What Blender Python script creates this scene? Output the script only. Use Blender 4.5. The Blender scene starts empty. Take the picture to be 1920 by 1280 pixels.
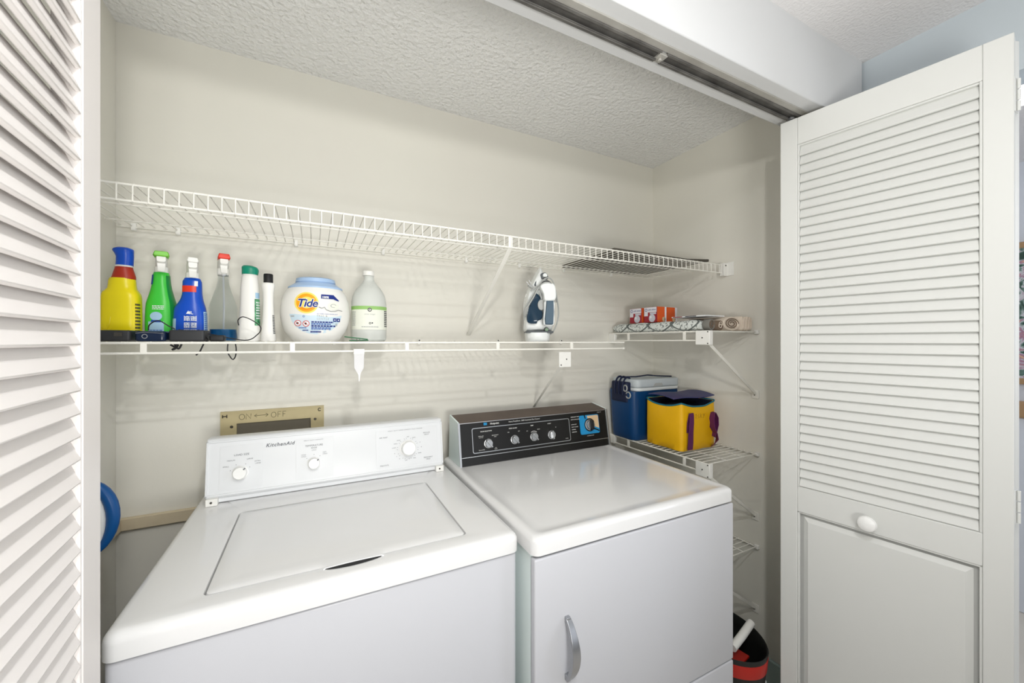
import bpy, bmesh, math, random
from mathutils import Vector, Matrix
random.seed(7)
SC = bpy.context.scene
COL = SC.collection
R = math.radians

# ---------------------------------------------------------------- camera, world, lights, exposure
cam_d = bpy.data.cameras.new('camera'); cam = bpy.data.objects.new('camera', cam_d); COL.objects.link(cam)
cam_d.sensor_width = 36; cam_d.lens = 36 * 732 / 1920; cam_d.clip_start = 0.02
cam.location = (0, 0, 1.35); cam.rotation_euler = (R(90), 0, R(-26.8))
SC.camera = cam

w = bpy.data.worlds.new('world'); SC.world = w; w.use_nodes = True
w.node_tree.nodes['Background'].inputs[0].default_value = (0.93, 0.97, 1.0, 1)
w.node_tree.nodes['Background'].inputs[1].default_value = 0.12
SC.view_settings.view_transform = 'Standard'; SC.view_settings.look = 'None'
SC.view_settings.gamma = 1; SC.view_settings.use_curve_mapping = False
SC.view_settings.exposure = 0.06

def area_light(name, loc, size, power, color, aim=None, size_y=None, shape='DISK'):
    d = bpy.data.lights.new(name, 'AREA'); d.energy = power; d.color = color; d.size = size
    d.shape = shape
    if size_y: d.shape = 'RECTANGLE'; d.size_y = size_y
    o = bpy.data.objects.new(name, d); COL.objects.link(o); o.location = loc
    if aim is not None:
        o.rotation_euler = (Vector(aim) - Vector(loc)).to_track_quat('-Z', 'Y').to_euler()
    return o
# a pendant and an added, unseen uplight lifting the closet ceiling, both behind the camera, a ceiling lamp in front of the closet, soft daylight from the rooms behind
area_light('hall_pendant_lamp', (0.02, -0.24, 1.90), 0.09, 5.6, (1.0, 0.985, 0.94), aim=(0.5, 1.5, 1.75))
area_light('hall_ceiling_lamp', (0.16, -0.14, 2.235), 0.07, 7.4, (0.97, 0.985, 1.0))
area_light('added_fill_uplight', (0.12, -0.58, 1.08), 0.5, 17.5, (1.0, 0.99, 0.945), aim=(0.20, 0.9, 2.9))
area_light('living_room_daylight', (1.35, -1.4, 1.45), 1.0, 4.0, (0.90, 0.94, 1.0), aim=(-0.3, 0.6, 1.5), size_y=1.3)
area_light('bedroom_daylight', (3.0, -1.2, 1.7), 1.0, 20.0, (0.86, 0.91, 1.0), aim=(2.7, 0.6, 1.3), size_y=1.2)

# ---------------------------------------------------------------- helpers
def lin(c):
    c = c / 255.0
    return c / 12.92 if c <= 0.04045 else ((c + 0.055) / 1.055) ** 2.4
def rgb(r, g, b): return (lin(r), lin(g), lin(b), 1)

def mat(name, col, rough=0.5, metal=0.0, bump=None, mottle=None, trans=0.0, ior=1.45, coat=0.0, spec=None, emit=None):
    m = bpy.data.materials.new(name); m.use_nodes = True
    nt = m.node_tree; b = nt.nodes['Principled BSDF']
    b.inputs['Base Color'].default_value = rgb(*col)
    b.inputs['Roughness'].default_value = rough; b.inputs['Metallic'].default_value = metal
    b.inputs['Transmission Weight'].default_value = trans; b.inputs['IOR'].default_value = ior
    b.inputs['Coat Weight'].default_value = coat
    if spec is not None: b.inputs['Specular IOR Level'].default_value = spec
    if emit: b.inputs['Emission Color'].default_value = rgb(*emit[0]); b.inputs['Emission Strength'].default_value = emit[1]
    tc = nt.nodes.new('ShaderNodeTexCoord')
    if bump:
        n = nt.nodes.new('ShaderNodeTexNoise'); n.inputs['Scale'].default_value = bump[0]; n.inputs['Detail'].default_value = 4
        bp = nt.nodes.new('ShaderNodeBump'); bp.inputs['Strength'].default_value = bump[1]; bp.inputs['Distance'].default_value = bump[2] if len(bump) > 2 else 0.002
        nt.links.new(tc.outputs['Object'], n.inputs['Vector']); nt.links.new(n.outputs['Fac'], bp.inputs['Height'])
        nt.links.new(bp.outputs['Normal'], b.inputs['Normal'])
    if mottle:   # (scale, other colour, amount)
        n = nt.nodes.new('ShaderNodeTexNoise'); n.inputs['Scale'].default_value = mottle[0]; n.inputs['Detail'].default_value = 6
        rp = nt.nodes.new('ShaderNodeValToRGB'); rp.color_ramp.elements[0].position = 0.5 - mottle[2]; rp.color_ramp.elements[1].position = 0.5 + mottle[2]
        rp.color_ramp.elements[0].color = rgb(*mottle[1]); rp.color_ramp.elements[1].color = rgb(*col)
        nt.links.new(tc.outputs['Object'], n.inputs['Vector']); nt.links.new(n.outputs['Fac'], rp.inputs['Fac'])
        nt.links.new(rp.outputs['Color'], b.inputs['Base Color'])
    return m

class MB:
    def __init__(s): s.v = []; s.f = []; s.m = []
    def add(s, vs, fs, mi=0):
        o = len(s.v); s.v += [tuple(v) for v in vs]; s.f += [tuple(i + o for i in f) for f in fs]; s.m += [mi] * len(fs); return s
    def box(s, x0, x1, y0, y1, z0, z1, mi=0):
        vs = [(x, y, z) for x in (x0, x1) for y in (y0, y1) for z in (z0, z1)]
        return s.add(vs, [(0, 1, 3, 2), (4, 6, 7, 5), (0, 4, 5, 1), (2, 3, 7, 6), (0, 2, 6, 4), (1, 5, 7, 3)], mi)
    def obox(s, c, ax, hs, mi=0):   # oriented box: centre, 3 axes, half sizes
        c = Vector(c); A = [Vector(a).normalized() for a in ax]
        vs = [c + A[0] * (i * hs[0]) + A[1] * (j * hs[1]) + A[2] * (k * hs[2]) for i in (-1, 1) for j in (-1, 1) for k in (-1, 1)]
        return s.add(vs, [(0, 1, 3, 2), (4, 6, 7, 5), (0, 4, 5, 1), (2, 3, 7, 6), (0, 2, 6, 4), (1, 5, 7, 3)], mi)
    def bar(s, p0, p1, wd, th, up=(0, 0, 1), mi=0):
        p0 = Vector(p0); p1 = Vector(p1); d = p1 - p0; side = d.cross(Vector(up)).normalized(); n = side.cross(d).normalized()
        return s.obox((p0 + p1) / 2, (d, side, n), (d.length / 2, wd / 2, th / 2), mi)
    def loft(s, loops, cap0=True, cap1=True, mi=0, wrap=True):
        n = len(loops[0]); vs = [v for l in loops for v in l]; fs = []
        for i in range(len(loops) - 1):
            for j in range(n if wrap else n - 1):
                a = i * n + j; b = i * n + (j + 1) % n; fs.append((a, b, b + n, a + n))
        if cap0: fs.append(tuple(range(n))[::-1])
        if cap1: fs.append(tuple(range((len(loops) - 1) * n, len(loops) * n)))
        return s.add(vs, fs, mi)
    def tube(s, path, r, n=8, mi=0, closed=False, flat=None):
        P = [Vector(p) for p in path]; L = len(P)
        t0 = (P[1] - P[0]).normalized(); up = Vector((0, 0, 1)) if abs(t0.z) < 0.9 else Vector((0, 1, 0))
        u = t0.cross(up).normalized(); loops = []
        for i in range(L):
            if closed: t = P[(i + 1) % L] - P[i - 1]
            else: t = P[min(i + 1, L - 1)] - P[max(i - 1, 0)]
            t.normalize(); u = (u - t * u.dot(t)).normalized(); v = t.cross(u)
            rr = r[i] if isinstance(r, (list, tuple)) else r; r2 = rr * (flat or 1)
            loops.append([P[i] + u * (rr * math.cos(2 * math.pi * k / n)) + v * (r2 * math.sin(2 * math.pi * k / n)) for k in range(n)])
        if closed: loops.append(loops[0]); return s.loft(loops, False, False, mi)
        return s.loft(loops, True, True, mi)
    def lathe(s, prof, c=(0, 0, 0), n=28, mi=0, axis='z', M=None):
        loops = []
        for (r, h) in prof:
            l = []
            for k in range(n):
                a = 2 * math.pi * k / n; x, y = r * math.cos(a), r * math.sin(a)
                if axis == 'z': p = Vector((x, y, h))
                elif axis == 'y': p = Vector((x, h, y))
                else: p = Vector((h, x, y))
                if M is not None: p = M @ p
                l.append(p + Vector(c))
            loops.append(l)
        return s.loft(loops, True, True, mi)
    def prism(s, poly, d0, d1, plane='xz', mi=0, fn=None):   # polygon extruded along the remaining axis
        def P(a, b, d):
            if plane == 'xz': return (a, d, b)
            if plane == 'yz': return (d, a, b)
            return (a, b, d)
        return s.loft([[P(a, b, d0) for a, b in poly], [P(a, b, d1) for a, b in poly]], True, True, mi)
    def build(s, name, mats, parent=None, bevel=0, smooth=True, local=False, seg=2, sub=0, ang=35, recalc=True):
        me = bpy.data.meshes.new(name)
        off = Vector((0, 0, 0))
        if parent is not None and not local:
            p = parent
            while p is not None: off += Vector(p.location); p = p.parent
        me.from_pydata([tuple(Vector(v) - off) for v in s.v], [], s.f)
        if not isinstance(mats, (list, tuple)): mats = [mats]
        for m in mats: me.materials.append(m)
        me.polygons.foreach_set('material_index', s.m)
        bm = bmesh.new(); bm.from_mesh(me)
        if recalc: bmesh.ops.recalc_face_normals(bm, faces=bm.faces)
        bm.to_mesh(me); bm.free()
        if smooth:
            me.polygons.foreach_set('use_smooth', [True] * len(me.polygons))
            me.set_sharp_from_angle(angle=R(ang))
        me.update()
        o = bpy.data.objects.new(name, me); COL.objects.link(o)
        if parent is not None: o.parent = parent
        if bevel:
            b = o.modifiers.new('bevel', 'BEVEL'); b.width = bevel; b.segments = seg; b.limit_method = 'ANGLE'; b.angle_limit = R(40)
        if sub:
            b = o.modifiers.new('sub', 'SUBSURF'); b.levels = sub; b.render_levels = sub
        return o

def thing(name, loc, label, cat, group=None):
    o = bpy.data.objects.new(name, None); COL.objects.link(o); o.location = loc; o.empty_display_size = 0.05
    o['label'] = label; o['category'] = cat
    if group: o['group'] = group
    return o
def tag(o, label, cat, group=None):
    o['label'] = label; o['category'] = cat
    if group: o['group'] = group
    return o
def struct(o): o['kind'] = 'structure'; return o
def lab(o, label): o['label'] = label; return o

def rrect(x0, x1, y0, y1, r, z, n=6, plane='xy'):
    pts = []
    for cx, cy, a0 in ((x1 - r, y1 - r, 0), (x0 + r, y1 - r, 90), (x0 + r, y0 + r, 180), (x1 - r, y0 + r, 270)):
        for k in range(n + 1):
            a = R(a0 + 90 * k / n); a_, b_ = cx + r * math.cos(a), cy + r * math.sin(a)
            pts.append((a_, b_, z) if plane == 'xy' else ((a_, z, b_) if plane == 'xz' else (z, a_, b_)))
    return pts
def rbox(mb, x0, x1, y0, y1, z0, z1, r, e=0.004, mi=0):   # rounded-corner box with softened top and bottom edges
    L = []
    for t in (0, 30, 60, 90): L.append(rrect(x0 + e * (1 - math.sin(R(t))), x1 - e * (1 - math.sin(R(t))), y0 + e * (1 - math.sin(R(t))), y1 - e * (1 - math.sin(R(t))), max(r - e * (1 - math.sin(R(t))), 0.0005), z0 + e * (1 - math.cos(R(t)))))
    for t in (90, 60, 30, 0): L.append(rrect(x0 + e * (1 - math.sin(R(t))), x1 - e * (1 - math.sin(R(t))), y0 + e * (1 - math.sin(R(t))), y1 - e * (1 - math.sin(R(t))), max(r - e * (1 - math.sin(R(t))), 0.0005), z1 - e * (1 - math.cos(R(t)))))
    return mb.loft(L, True, True, mi)

_tc = {}
def text_geo(s, size, bold=0.0, shear=0.0, align='LEFT', space=1.0, fine=False):
    key = (s, size, bold, shear, align, space, fine)
    if key in _tc: return _tc[key]
    cu = bpy.data.curves.new('t', 'FONT'); cu.body = s; cu.size = size; cu.offset = bold; cu.shear = shear; cu.align_x = align
    cu.space_character = space; cu.resolution_u = 3
    ob = bpy.data.objects.new('t', cu); COL.objects.link(ob)
    dg = bpy.context.evaluated_depsgraph_get(); me = bpy.data.meshes.new_from_object(ob.evaluated_get(dg))
    bm = bmesh.new(); bm.from_mesh(me); bmesh.ops.triangulate(bm, faces=bm.faces)
    for _ in range(3 if fine else 0):
        ed = [e for e in bm.edges if e.calc_length() > size * 0.16]
        if not ed: break
        bmesh.ops.subdivide_edges(bm, edges=ed, cuts=1); bmesh.ops.triangulate(bm, faces=bm.faces)
    bm.verts.ensure_lookup_table(); bm.verts.index_update()
    vs = [(v.co.x, v.co.y) for v in bm.verts]; fs = [tuple(v.index for v in f_.verts) for f_ in bm.faces]; bm.free()
    bpy.data.objects.remove(ob); bpy.data.curves.remove(cu); bpy.data.meshes.remove(me)
    _tc[key] = (vs, fs); return vs, fs
def put_text(mb, s, size, fn, at, mi=0, **k):   # fn maps (a, b) on the surface to a point
    vs, fs = text_geo(s, size, **k); mb.add([fn(at[0] + a, at[1] + b) for a, b in vs], fs, mi)
def patch(mb, fn, a0, a1, b0, b1, mi=0, n=8, m=4):
    vs = [fn(a0 + (a1 - a0) * i / n, b0 + (b1 - b0) * j / m) for i in range(n + 1) for j in range(m + 1)]
    fs = [(i * (m + 1) + j, (i + 1) * (m + 1) + j, (i + 1) * (m + 1) + j + 1, i * (m + 1) + j + 1) for i in range(n) for j in range(m)]
    mb.add(vs, fs, mi)
def disc(mb, fn, ca, cb, r0, r1, mi=0, n=32, rings=4, a0=0, a1=360, sq=1.0):
    vs = []; full = (a1 - a0) >= 360
    for i in range(rings + 1):
        r = r0 + (r1 - r0) * i / rings
        for k in range(n + 1): a = R(a0 + (a1 - a0) * k / n); vs.append(fn(ca + r * math.cos(a), cb + r * sq * math.sin(a)))
    fs = [(i * (n + 1) + k, (i + 1) * (n + 1) + k, (i + 1) * (n + 1) + k + 1, i * (n + 1) + k + 1) for i in range(rings) for k in range(n)]
    mb.add(vs, fs, mi)

# ---------------------------------------------------------------- materials
M_wall = mat('closet_paint', (234, 232, 222), 0.85, bump=(60, 0.15), mottle=(2.5, (231, 228, 219), 0.3))
M_ceil = mat('popcorn_ceiling', (244, 244, 243), 0.95, bump=(70, 1.0, 0.012))
M_hallceil = mat('hall_ceiling_texture', (232, 230, 230), 0.95, bump=(130, 0.7, 0.004))
M_trimp = mat('header_paint', (214, 215, 216), 0.6, bump=(40, 0.06))
M_hall = mat('hall_blue_grey_paint', (205, 214, 220), 0.8, bump=(120, 0.12))
M_jambp = mat('jamb_cream_paint', (236, 228, 208), 0.7, bump=(50, 0.08))
M_floor = mat('tile_floor', (226, 220, 208), 0.4, mottle=(6, (214, 206, 194), 0.3))
M_base = mat('baseboard_teal_grey', (176, 196, 194), 0.5)
M_ledger = mat('ledger_cream', (222, 208, 180), 0.6, mottle=(30, (214, 200, 172), 0.3))
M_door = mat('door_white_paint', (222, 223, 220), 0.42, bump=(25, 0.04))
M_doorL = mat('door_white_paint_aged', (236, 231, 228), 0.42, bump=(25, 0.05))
M_wire = mat('white_vinyl_wire', (242, 240, 232), 0.4)
M_wplast = mat('white_plastic', (242, 241, 236), 0.4)
M_screw = mat('screw_steel', (90, 88, 84), 0.4, metal=0.8)
M_track = mat('track_dark_metal', (128, 126, 122), 0.5, metal=0.35, mottle=(14, (84, 82, 80), 0.2))
M_trackl = mat('track_flange_metal', (190, 188, 182), 0.45, metal=0.3, mottle=(14, (168, 165, 158), 0.25))
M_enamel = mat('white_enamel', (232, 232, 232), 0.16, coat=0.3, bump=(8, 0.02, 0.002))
M_enamel_shaded = mat('white_enamel_shaded_front', (202, 203, 208), 0.3)  # same white enamel, darkened: shade on the machine fronts put into the colour
M_gap = mat('dark_gap', (40, 40, 42), 0.8)
M_conw = mat('console_white', (228, 230, 232), 0.35)
M_greyink = mat('grey_ink', (112, 114, 120), 0.6)
M_knobw = mat('knob_white', (246, 246, 244), 0.3)
M_panelgrey = mat('panel_grey_zone', (226, 228, 230), 0.38)
M_black = mat('black_panel', (22, 21, 20), 0.3)
M_blackm = mat('black_matte', (26, 26, 28), 0.55)
M_silver = mat('silver_trim', (196, 198, 200), 0.3, metal=0.9)
M_chrome = mat('brushed_chrome', (176, 178, 182), 0.32, metal=0.9)
M_wood = mat('woodgrain_brown', (94, 80, 70), 0.5, mottle=(9, (76, 62, 54), 0.3))
M_whiteink = mat('white_ink', (225, 225, 222), 0.6)
M_bluesq = mat('dial_blue', (30, 140, 196), 0.5)
M_beigesq = mat('dial_beige', (216, 188, 150), 0.5)
M_dryside = mat('dryer_side_enamel', (226, 238, 236), 0.3)
M_boxbeige = mat('outlet_beige_metal', (198, 184, 142), 0.5, mottle=(30, (188, 174, 134), 0.3))
M_boxdark = mat('outlet_recess_shade', (112, 106, 92), 0.7)
M_marker = mat('black_marker', (38, 34, 30), 0.7)
M_pencil = mat('pencil_marker', (84, 80, 60), 0.7)
M_yel = mat('yellow_plastic', (248, 228, 20), 0.3)
M_darkred = mat('dark_red_plastic', (176, 48, 24), 0.4)
M_blue = mat('royal_blue_plastic', (8, 78, 194), 0.3)
M_green = mat('green_plastic', (66, 202, 66), 0.32)
M_green2 = mat('deep_green_sleeve', (30, 142, 64), 0.32)
M_lime = mat('lime_plastic', (120, 206, 52), 0.35)
M_paleblue = mat('pale_blue_label', (170, 206, 232), 0.5)
M_red = mat('red_plastic', (230, 58, 34), 0.35)
M_labelwhite = mat('label_white', (240, 242, 244), 0.5)
M_clear = mat('clear_plastic', (248, 252, 252), 0.03, trans=1.0, ior=1.04)
M_milk = mat('milky_plastic', (238, 241, 236), 0.3, trans=0.30, ior=1.2)
M_bluelq = mat('blue_liquid', (10, 92, 150), 0.2)
M_teal = mat('teal_green_cap', (10, 138, 110), 0.35)
M_foil = mat('green_print', (20, 110, 66), 0.35, mottle=(80, (120, 190, 140), 0.12))
M_ink = mat('dark_ink', (52, 52, 60), 0.6)
M_blueink = mat('blue_ink', (40, 84, 170), 0.6)
M_navyink = mat('navy_ink', (18, 44, 130), 0.5)
M_orange = mat('orange_print', (250, 170, 20), 0.5)
M_orange2 = mat('deep_orange_print', (244, 146, 20), 0.5)
M_yelprint = mat('soft_yellow_print', (252, 226, 110), 0.5)
M_redink = mat('red_ink', (214, 70, 60), 0.5)
M_capblue = mat('powder_blue_cap', (170, 198, 232), 0.35)
M_greenstripe = mat('label_green_stripe', (150, 196, 112), 0.5)
M_labelcream = mat('label_cream', (236, 238, 226), 0.5)
M_ironw = mat('iron_white', (238, 241, 240), 0.3)
M_ironnavy = mat('iron_navy_tank', (34, 58, 78), 0.15)
M_irongrip = mat('iron_grip_slate', (70, 94, 112), 0.5)
M_irongrey = mat('iron_grey', (70, 76, 80), 0.4)
M_cord = mat('cord_grey', (178, 180, 178), 0.5)
M_pin = mat('green_clip', (30, 104, 62), 0.4)
M_coolb = mat('cooler_blue', (8, 62, 112), 0.35, bump=(60, 0.05))
M_coollid = mat('cooler_lid_grey', (196, 204, 208), 0.45)
M_coolw = mat('cooler_rim_white', (226, 230, 230), 0.45)
M_strap = mat('navy_strap', (16, 28, 60), 0.6)
M_bagy = mat('yellow_nylon', (240, 184, 8), 0.5, bump=(14, 0.35, 0.01))
M_bagp = mat('purple_strap', (98, 36, 92), 0.6)
M_bagtop = mat('bag_lid_purple', (74, 62, 104), 0.55, mottle=(14, (60, 70, 116), 0.3))
M_bagteal = mat('bag_teal_piping', (12, 110, 132), 0.5)
M_bagdark = mat('bag_lining_dark', (18, 26, 50), 0.6)
M_box_o = mat('carton_orange', (222, 92, 34), 0.5)
M_box_r = mat('carton_crimson', (158, 34, 48), 0.5)
M_box_w = mat('carton_white', (232, 230, 236), 0.5)
M_bulbpic = mat('bulb_print', (205, 205, 215), 0.5)
M_bulbhi = mat('bulb_print_highlight', (238, 238, 242), 0.5)
M_cream = mat('cream_paper', (224, 210, 194), 0.8, bump=(40, 0.2))
M_creamd = mat('roll_brown', (122, 104, 88), 0.8)  # brown of the thin paper roll and the spiral edges
M_magred = mat('magazine_red', (140, 40, 44), 0.5)
M_grey = mat('grey_fabric', (128, 126, 120), 0.8)
M_mat = mat('dark_board', (86, 82, 74), 0.7)
M_binb = mat('bin_black_plastic', (26, 28, 26), 0.5)
M_binr = mat('bin_red_plastic', (176, 32, 20), 0.4)
M_mopb = mat('mop_blue', (10, 84, 150), 0.35)
M_plug = mat('charger_black', (44, 45, 48), 0.5)
M_plugn = mat('charger_navy_face', (18, 34, 62), 0.25)
M_cable = mat('cable_black', (24, 24, 26), 0.5)
M_bed = mat('headboard_wood', (186, 150, 110), 0.5)
M_white = mat('bright_white_paint', (236, 240, 248), 0.6)

def lattice_material():
    m = mat('trellis_fabric', (226, 230, 226), 0.85); nt = m.node_tree; b = nt.nodes['Principled BSDF']
    tc = nt.nodes.new('ShaderNodeTexCoord'); sp = nt.nodes.new('ShaderNodeSeparateXYZ'); nt.links.new(tc.outputs['Object'], sp.inputs[0])
    def mth(op, a, b_=None):
        n = nt.nodes.new('ShaderNodeMath'); n.operation = op
        for i, x in enumerate((a, b_)):
            if x is None: continue
            if isinstance(x, (int, float)): n.inputs[i].default_value = x
            else: nt.links.new(x, n.inputs[i])
        return n.outputs[0]
    zx = mth('ADD', sp.outputs['Z'], mth('MULTIPLY', sp.outputs['X'], -1.0))
    w_ = None
    for sgn in (1, -1):
        s_ = mth('ADD', mth('MULTIPLY', sp.outputs['Y'], 8.0), mth('MULTIPLY', zx, 12.0 * sgn))
        d = mth('ABSOLUTE', mth('SUBTRACT', mth('FRACT', s_), 0.5)); line = mth('LESS_THAN', d, 0.05)
        w_ = line if w_ is None else mth('MAXIMUM', w_, line)
    n = nt.nodes.new('ShaderNodeTexNoise'); n.inputs['Scale'].default_value = 110; nt.links.new(tc.outputs['Object'], n.inputs['Vector'])
    fl = mth('GREATER_THAN', n.outputs['Fac'], 0.57); w_ = mth('MAXIMUM', w_, mth('MULTIPLY', fl, 0.8))
    mx = nt.nodes.new('ShaderNodeMix'); mx.data_type = 'RGBA'; nt.links.new(w_, mx.inputs[0])
    mx.inputs[6].default_value = rgb(224, 228, 224); mx.inputs[7].default_value = rgb(104, 110, 108)
    nt.links.new(mx.outputs[2], b.inputs['Base Color']); return m
M_trellis = lattice_material()
def paint_material():
    m = mat('floral_canvas', (200, 190, 180), 0.7); nt = m.node_tree; b = nt.nodes['Principled BSDF']
    tc = nt.nodes.new('ShaderNodeTexCoord'); n = nt.nodes.new('ShaderNodeTexNoise'); n.inputs['Scale'].default_value = 14; n.inputs['Distortion'].default_value = 2
    rp = nt.nodes.new('ShaderNodeValToRGB'); cr = rp.color_ramp; cr.elements[0].position = 0.35; cr.elements[0].color = rgb(60, 84, 74)
    cr.elements[1].position = 0.7; cr.elements[1].color = rgb(240, 200, 160)
    for p, c in ((0.45, (110, 140, 130)), (0.52, (226, 226, 230)), (0.6, (180, 130, 160))):
        e = cr.elements.new(p); e.color = rgb(*c)
    nt.links.new(tc.outputs['Object'], n.inputs['Vector']); nt.links.new(n.outputs['Fac'], rp.inputs['Fac']); nt.links.new(rp.outputs['Color'], b.inputs['Base Color'])
    return m
M_paint = paint_material()

# ---------------------------------------------------------------- the setting
CZ = 2.26                       # ceiling height
XL, XR, YB = -0.505, 1.59, 1.50 # closet left, right and back wall faces
YO, YI, ZH = 0.620, 0.743, 2.05 # opening: hall face, closet face, header height
def wallbox(name, m, *b): return struct(MB().box(*b).build(name, m))
wallbox('wall_back', M_wall, XL - 0.1, XR + 0.1, YB, YB + 0.1, 0, CZ + 0.05)
wallbox('wall_left', M_wall, XL - 0.1, XL, YI, YB, 0, CZ + 0.05)
wallbox('wall_right', M_wall, XR, XR + 0.1, 0.66, YB, 0, CZ + 0.05)
wallbox('wall_front_left', M_hall, -2.2, XL, YO, YI, 0, CZ + 0.05)
hd = struct(MB().box(XL, XR, YO, YI, ZH, CZ + 0.05).build('wall_header', [M_trimp, M_jambp], bevel=0.003))
wallbox('ceiling_closet', M_ceil, XL - 0.1, XR + 0.1, YI, YB + 0.1, CZ, CZ + 0.1)
wallbox('ceiling_hall', M_hallceil, -2.2, XR, -2.6, YO, CZ, CZ + 0.1)
wallbox('floor', M_floor, -2.2, 4.2, -2.6, YB + 0.1, -0.1, 0)
# hall side wall with the doorway to the next room
wallbox('wall_hall_right', M_hall, XR + 0.01, XR + 0.11, 0.348, 0.66, 0, CZ + 0.05)
wallbox('wall_over_doorway', M_hall, XR + 0.01, XR + 0.11, -2.6, 0.348, 2.04, CZ + 0.05)
wallbox('wall_bedroom_far', M_white, 3.2, 3.3, -2.0, YB + 0.1, 0, CZ + 0.05)
wallbox('wall_bedroom_back', M_white, XR + 0.11, 3.2, 1.4, 1.5, 0, CZ + 0.05)
wallbox('ceiling_bedroom', M_hallceil, XR, 3.3, -2.0, YB + 0.1, CZ, CZ + 0.1)
# ledger strip round the closet walls and the baseboard
struct(MB().box(XL, 1.29, YB - 0.016, YB, 0.812, 0.846).build('trim_1', M_ledger, bevel=0.002))
struct(MB().box(XL, XL + 0.016, 0.8, YB - 0.016, 0.812, 0.846).build('trim_2', M_ledger, bevel=0.002))
struct(MB().box(XR - 0.014, XR, 0.75, YB, 0, 0.112).build('baseboard_right', M_base, bevel=0.003))
struct(MB().box(XL, XR - 0.014, YB - 0.014, YB, 0, 0.112).build('baseboard_back', M_base, bevel=0.003))

# ---------------------------------------------------------------- bifold track
tr = thing('door_track', (0.5, 0.69, ZH), 'dark metal bifold door track fixed under the closet header', 'door track')
for x0, x1 in ((XL + 0.01, 0.745), (0.762, XR - 0.03)):
    mb = MB(); mb.box(x0, x1, 0.672, 0.704, ZH - 0.002, ZH)
    mb.box(x0, x1, 0.672, 0.674, ZH - 0.007, ZH - 0.002); mb.box(x0, x1, 0.7015, 0.704, ZH - 0.010, ZH - 0.002)
    mb.box(x0, x1, 0.674, 0.679, ZH - 0.007, ZH - 0.0055); mb.box(x0, x1, 0.692, 0.7015, ZH - 0.010, ZH - 0.0085); mb.box(x0, x1, 0.694, 0.696, ZH - 0.013, ZH - 0.010)
    mb.build('channel', M_track, tr, bevel=0.0005)
MB().box(XL + 0.01, XR - 0.03, 0.655, 0.672, ZH - 0.004, ZH).build('flange', M_trackl, tr, bevel=0.001)
mb = MB(); mb.box(0.742, 0.766, 0.676, 0.702, ZH - 0.009, ZH - 0.002); mb.lathe([(0.005, 0), (0.005, 0.006)], (0.753, 0.69, ZH - 0.015), 10)
mb.build('joint_clip', M_trackl, tr, bevel=0.001)

# ---------------------------------------------------------------- louvred bifold doors
def leaf(root, name, x, y, ang, W=0.45, stA=0.045, stB=0.045, m=M_door, z0=0.012, z1=2.03, mold=True):
    T = 0.026
    mb = MB()
    mb.box(0, stA, 0, T, z0, z1); mb.box(W - stB, W, 0, T, z0, z1)               # stiles
    for a, b in ((1.9475, z1), (0.835, 0.911), (z0, 0.17)): mb.box(stA, W - stB, 0.0005, T - 0.0005, a, b)
    # beads round the louvre opening and the lower panel
    for a, b in ((0.911, 1.9475), (0.17, 0.835)):
        for (xa, xb, za, zb) in ((stA, stA + 0.005, a, b), (W - stB - 0.005, W - stB, a, b), (stA, W - stB, b - 0.005, b), (stA, W - stB, a, a + 0.005)):
            yy = 0.0008 if (a > 0.9 and zb - za > 0.1) else 0.003
            mb.box(xa, xb, yy, T - yy, za, zb)
    o = mb.build(name, m, root, bevel=0.0018, local=True)
    o.location = (x - root.location.x, y - root.location.y, 0); o.rotation_euler = (0, 0, ang)
    s = MB(); n = 38; p = (1.9425 - 0.916) / n
    for i in range(n):                                                            # slats: lower edge towards the hall
        zc = 0.916 + p * (i + 0.5)
        d = Vector((0, -math.cos(R(68)), -math.sin(R(68)))); nrm = Vector((0, -d.z, d.y))
        s.obox((W / 2 + (stA - stB) / 2, T / 2 - 0.0040, zc), ((1, 0, 0), d, nrm), ((W - stA - stB) / 2 - 0.0052, 0.0180, 0.0030))
    s.build('louver_slats', m, o, bevel=0.0014, local=True)
    pn = MB(); x0, x1, a, b = stA + 0.004, W - stB - 0.004, 0.174, 0.831
    loops = []
    for ins, yy in ((0, 0.012), (0.010, 0.012), (0.022, 0.0045), (0.030, 0.0045)):
        loops.append([(x0 + ins, yy, a + ins), (x1 - ins, yy, a + ins), (x1 - ins, yy, b - ins), (x0 + ins, yy, b - ins)])
    pn.loft(loops, False, True); pn.box(x0, x1, 0.012, 0.020, a, b); pn.build('raised_panel', m, o, local=True, smooth=False)
    return o
def knob(leafo, x, z):
    mb = MB(); mb.lathe([(0.0085, 0), (0.008, -0.008), (0.012, -0.014), (0.0185, -0.018), (0.0205, -0.024), (0.0185, -0.030), (0.011, -0.0345), (0.003, -0.0355)], (x, 0, z), 26, axis='y')
    mb.build('knob', M_knobw, leafo, local=True)
def hinge(root, x, y, z, dirx):
    mb = MB()
    for k in range(3): mb.lathe([(0.0029, 0.001), (0.0029, 0.0235)], (x, y, z - 0.037 + k * 0.0245), 12)
    mb.box(x - 0.012, x + 0.012, y + 0.003, y + 0.0052, z - 0.037, z + 0.037)
    mb.build('hinge', M_door, root, bevel=0.0006)

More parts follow.
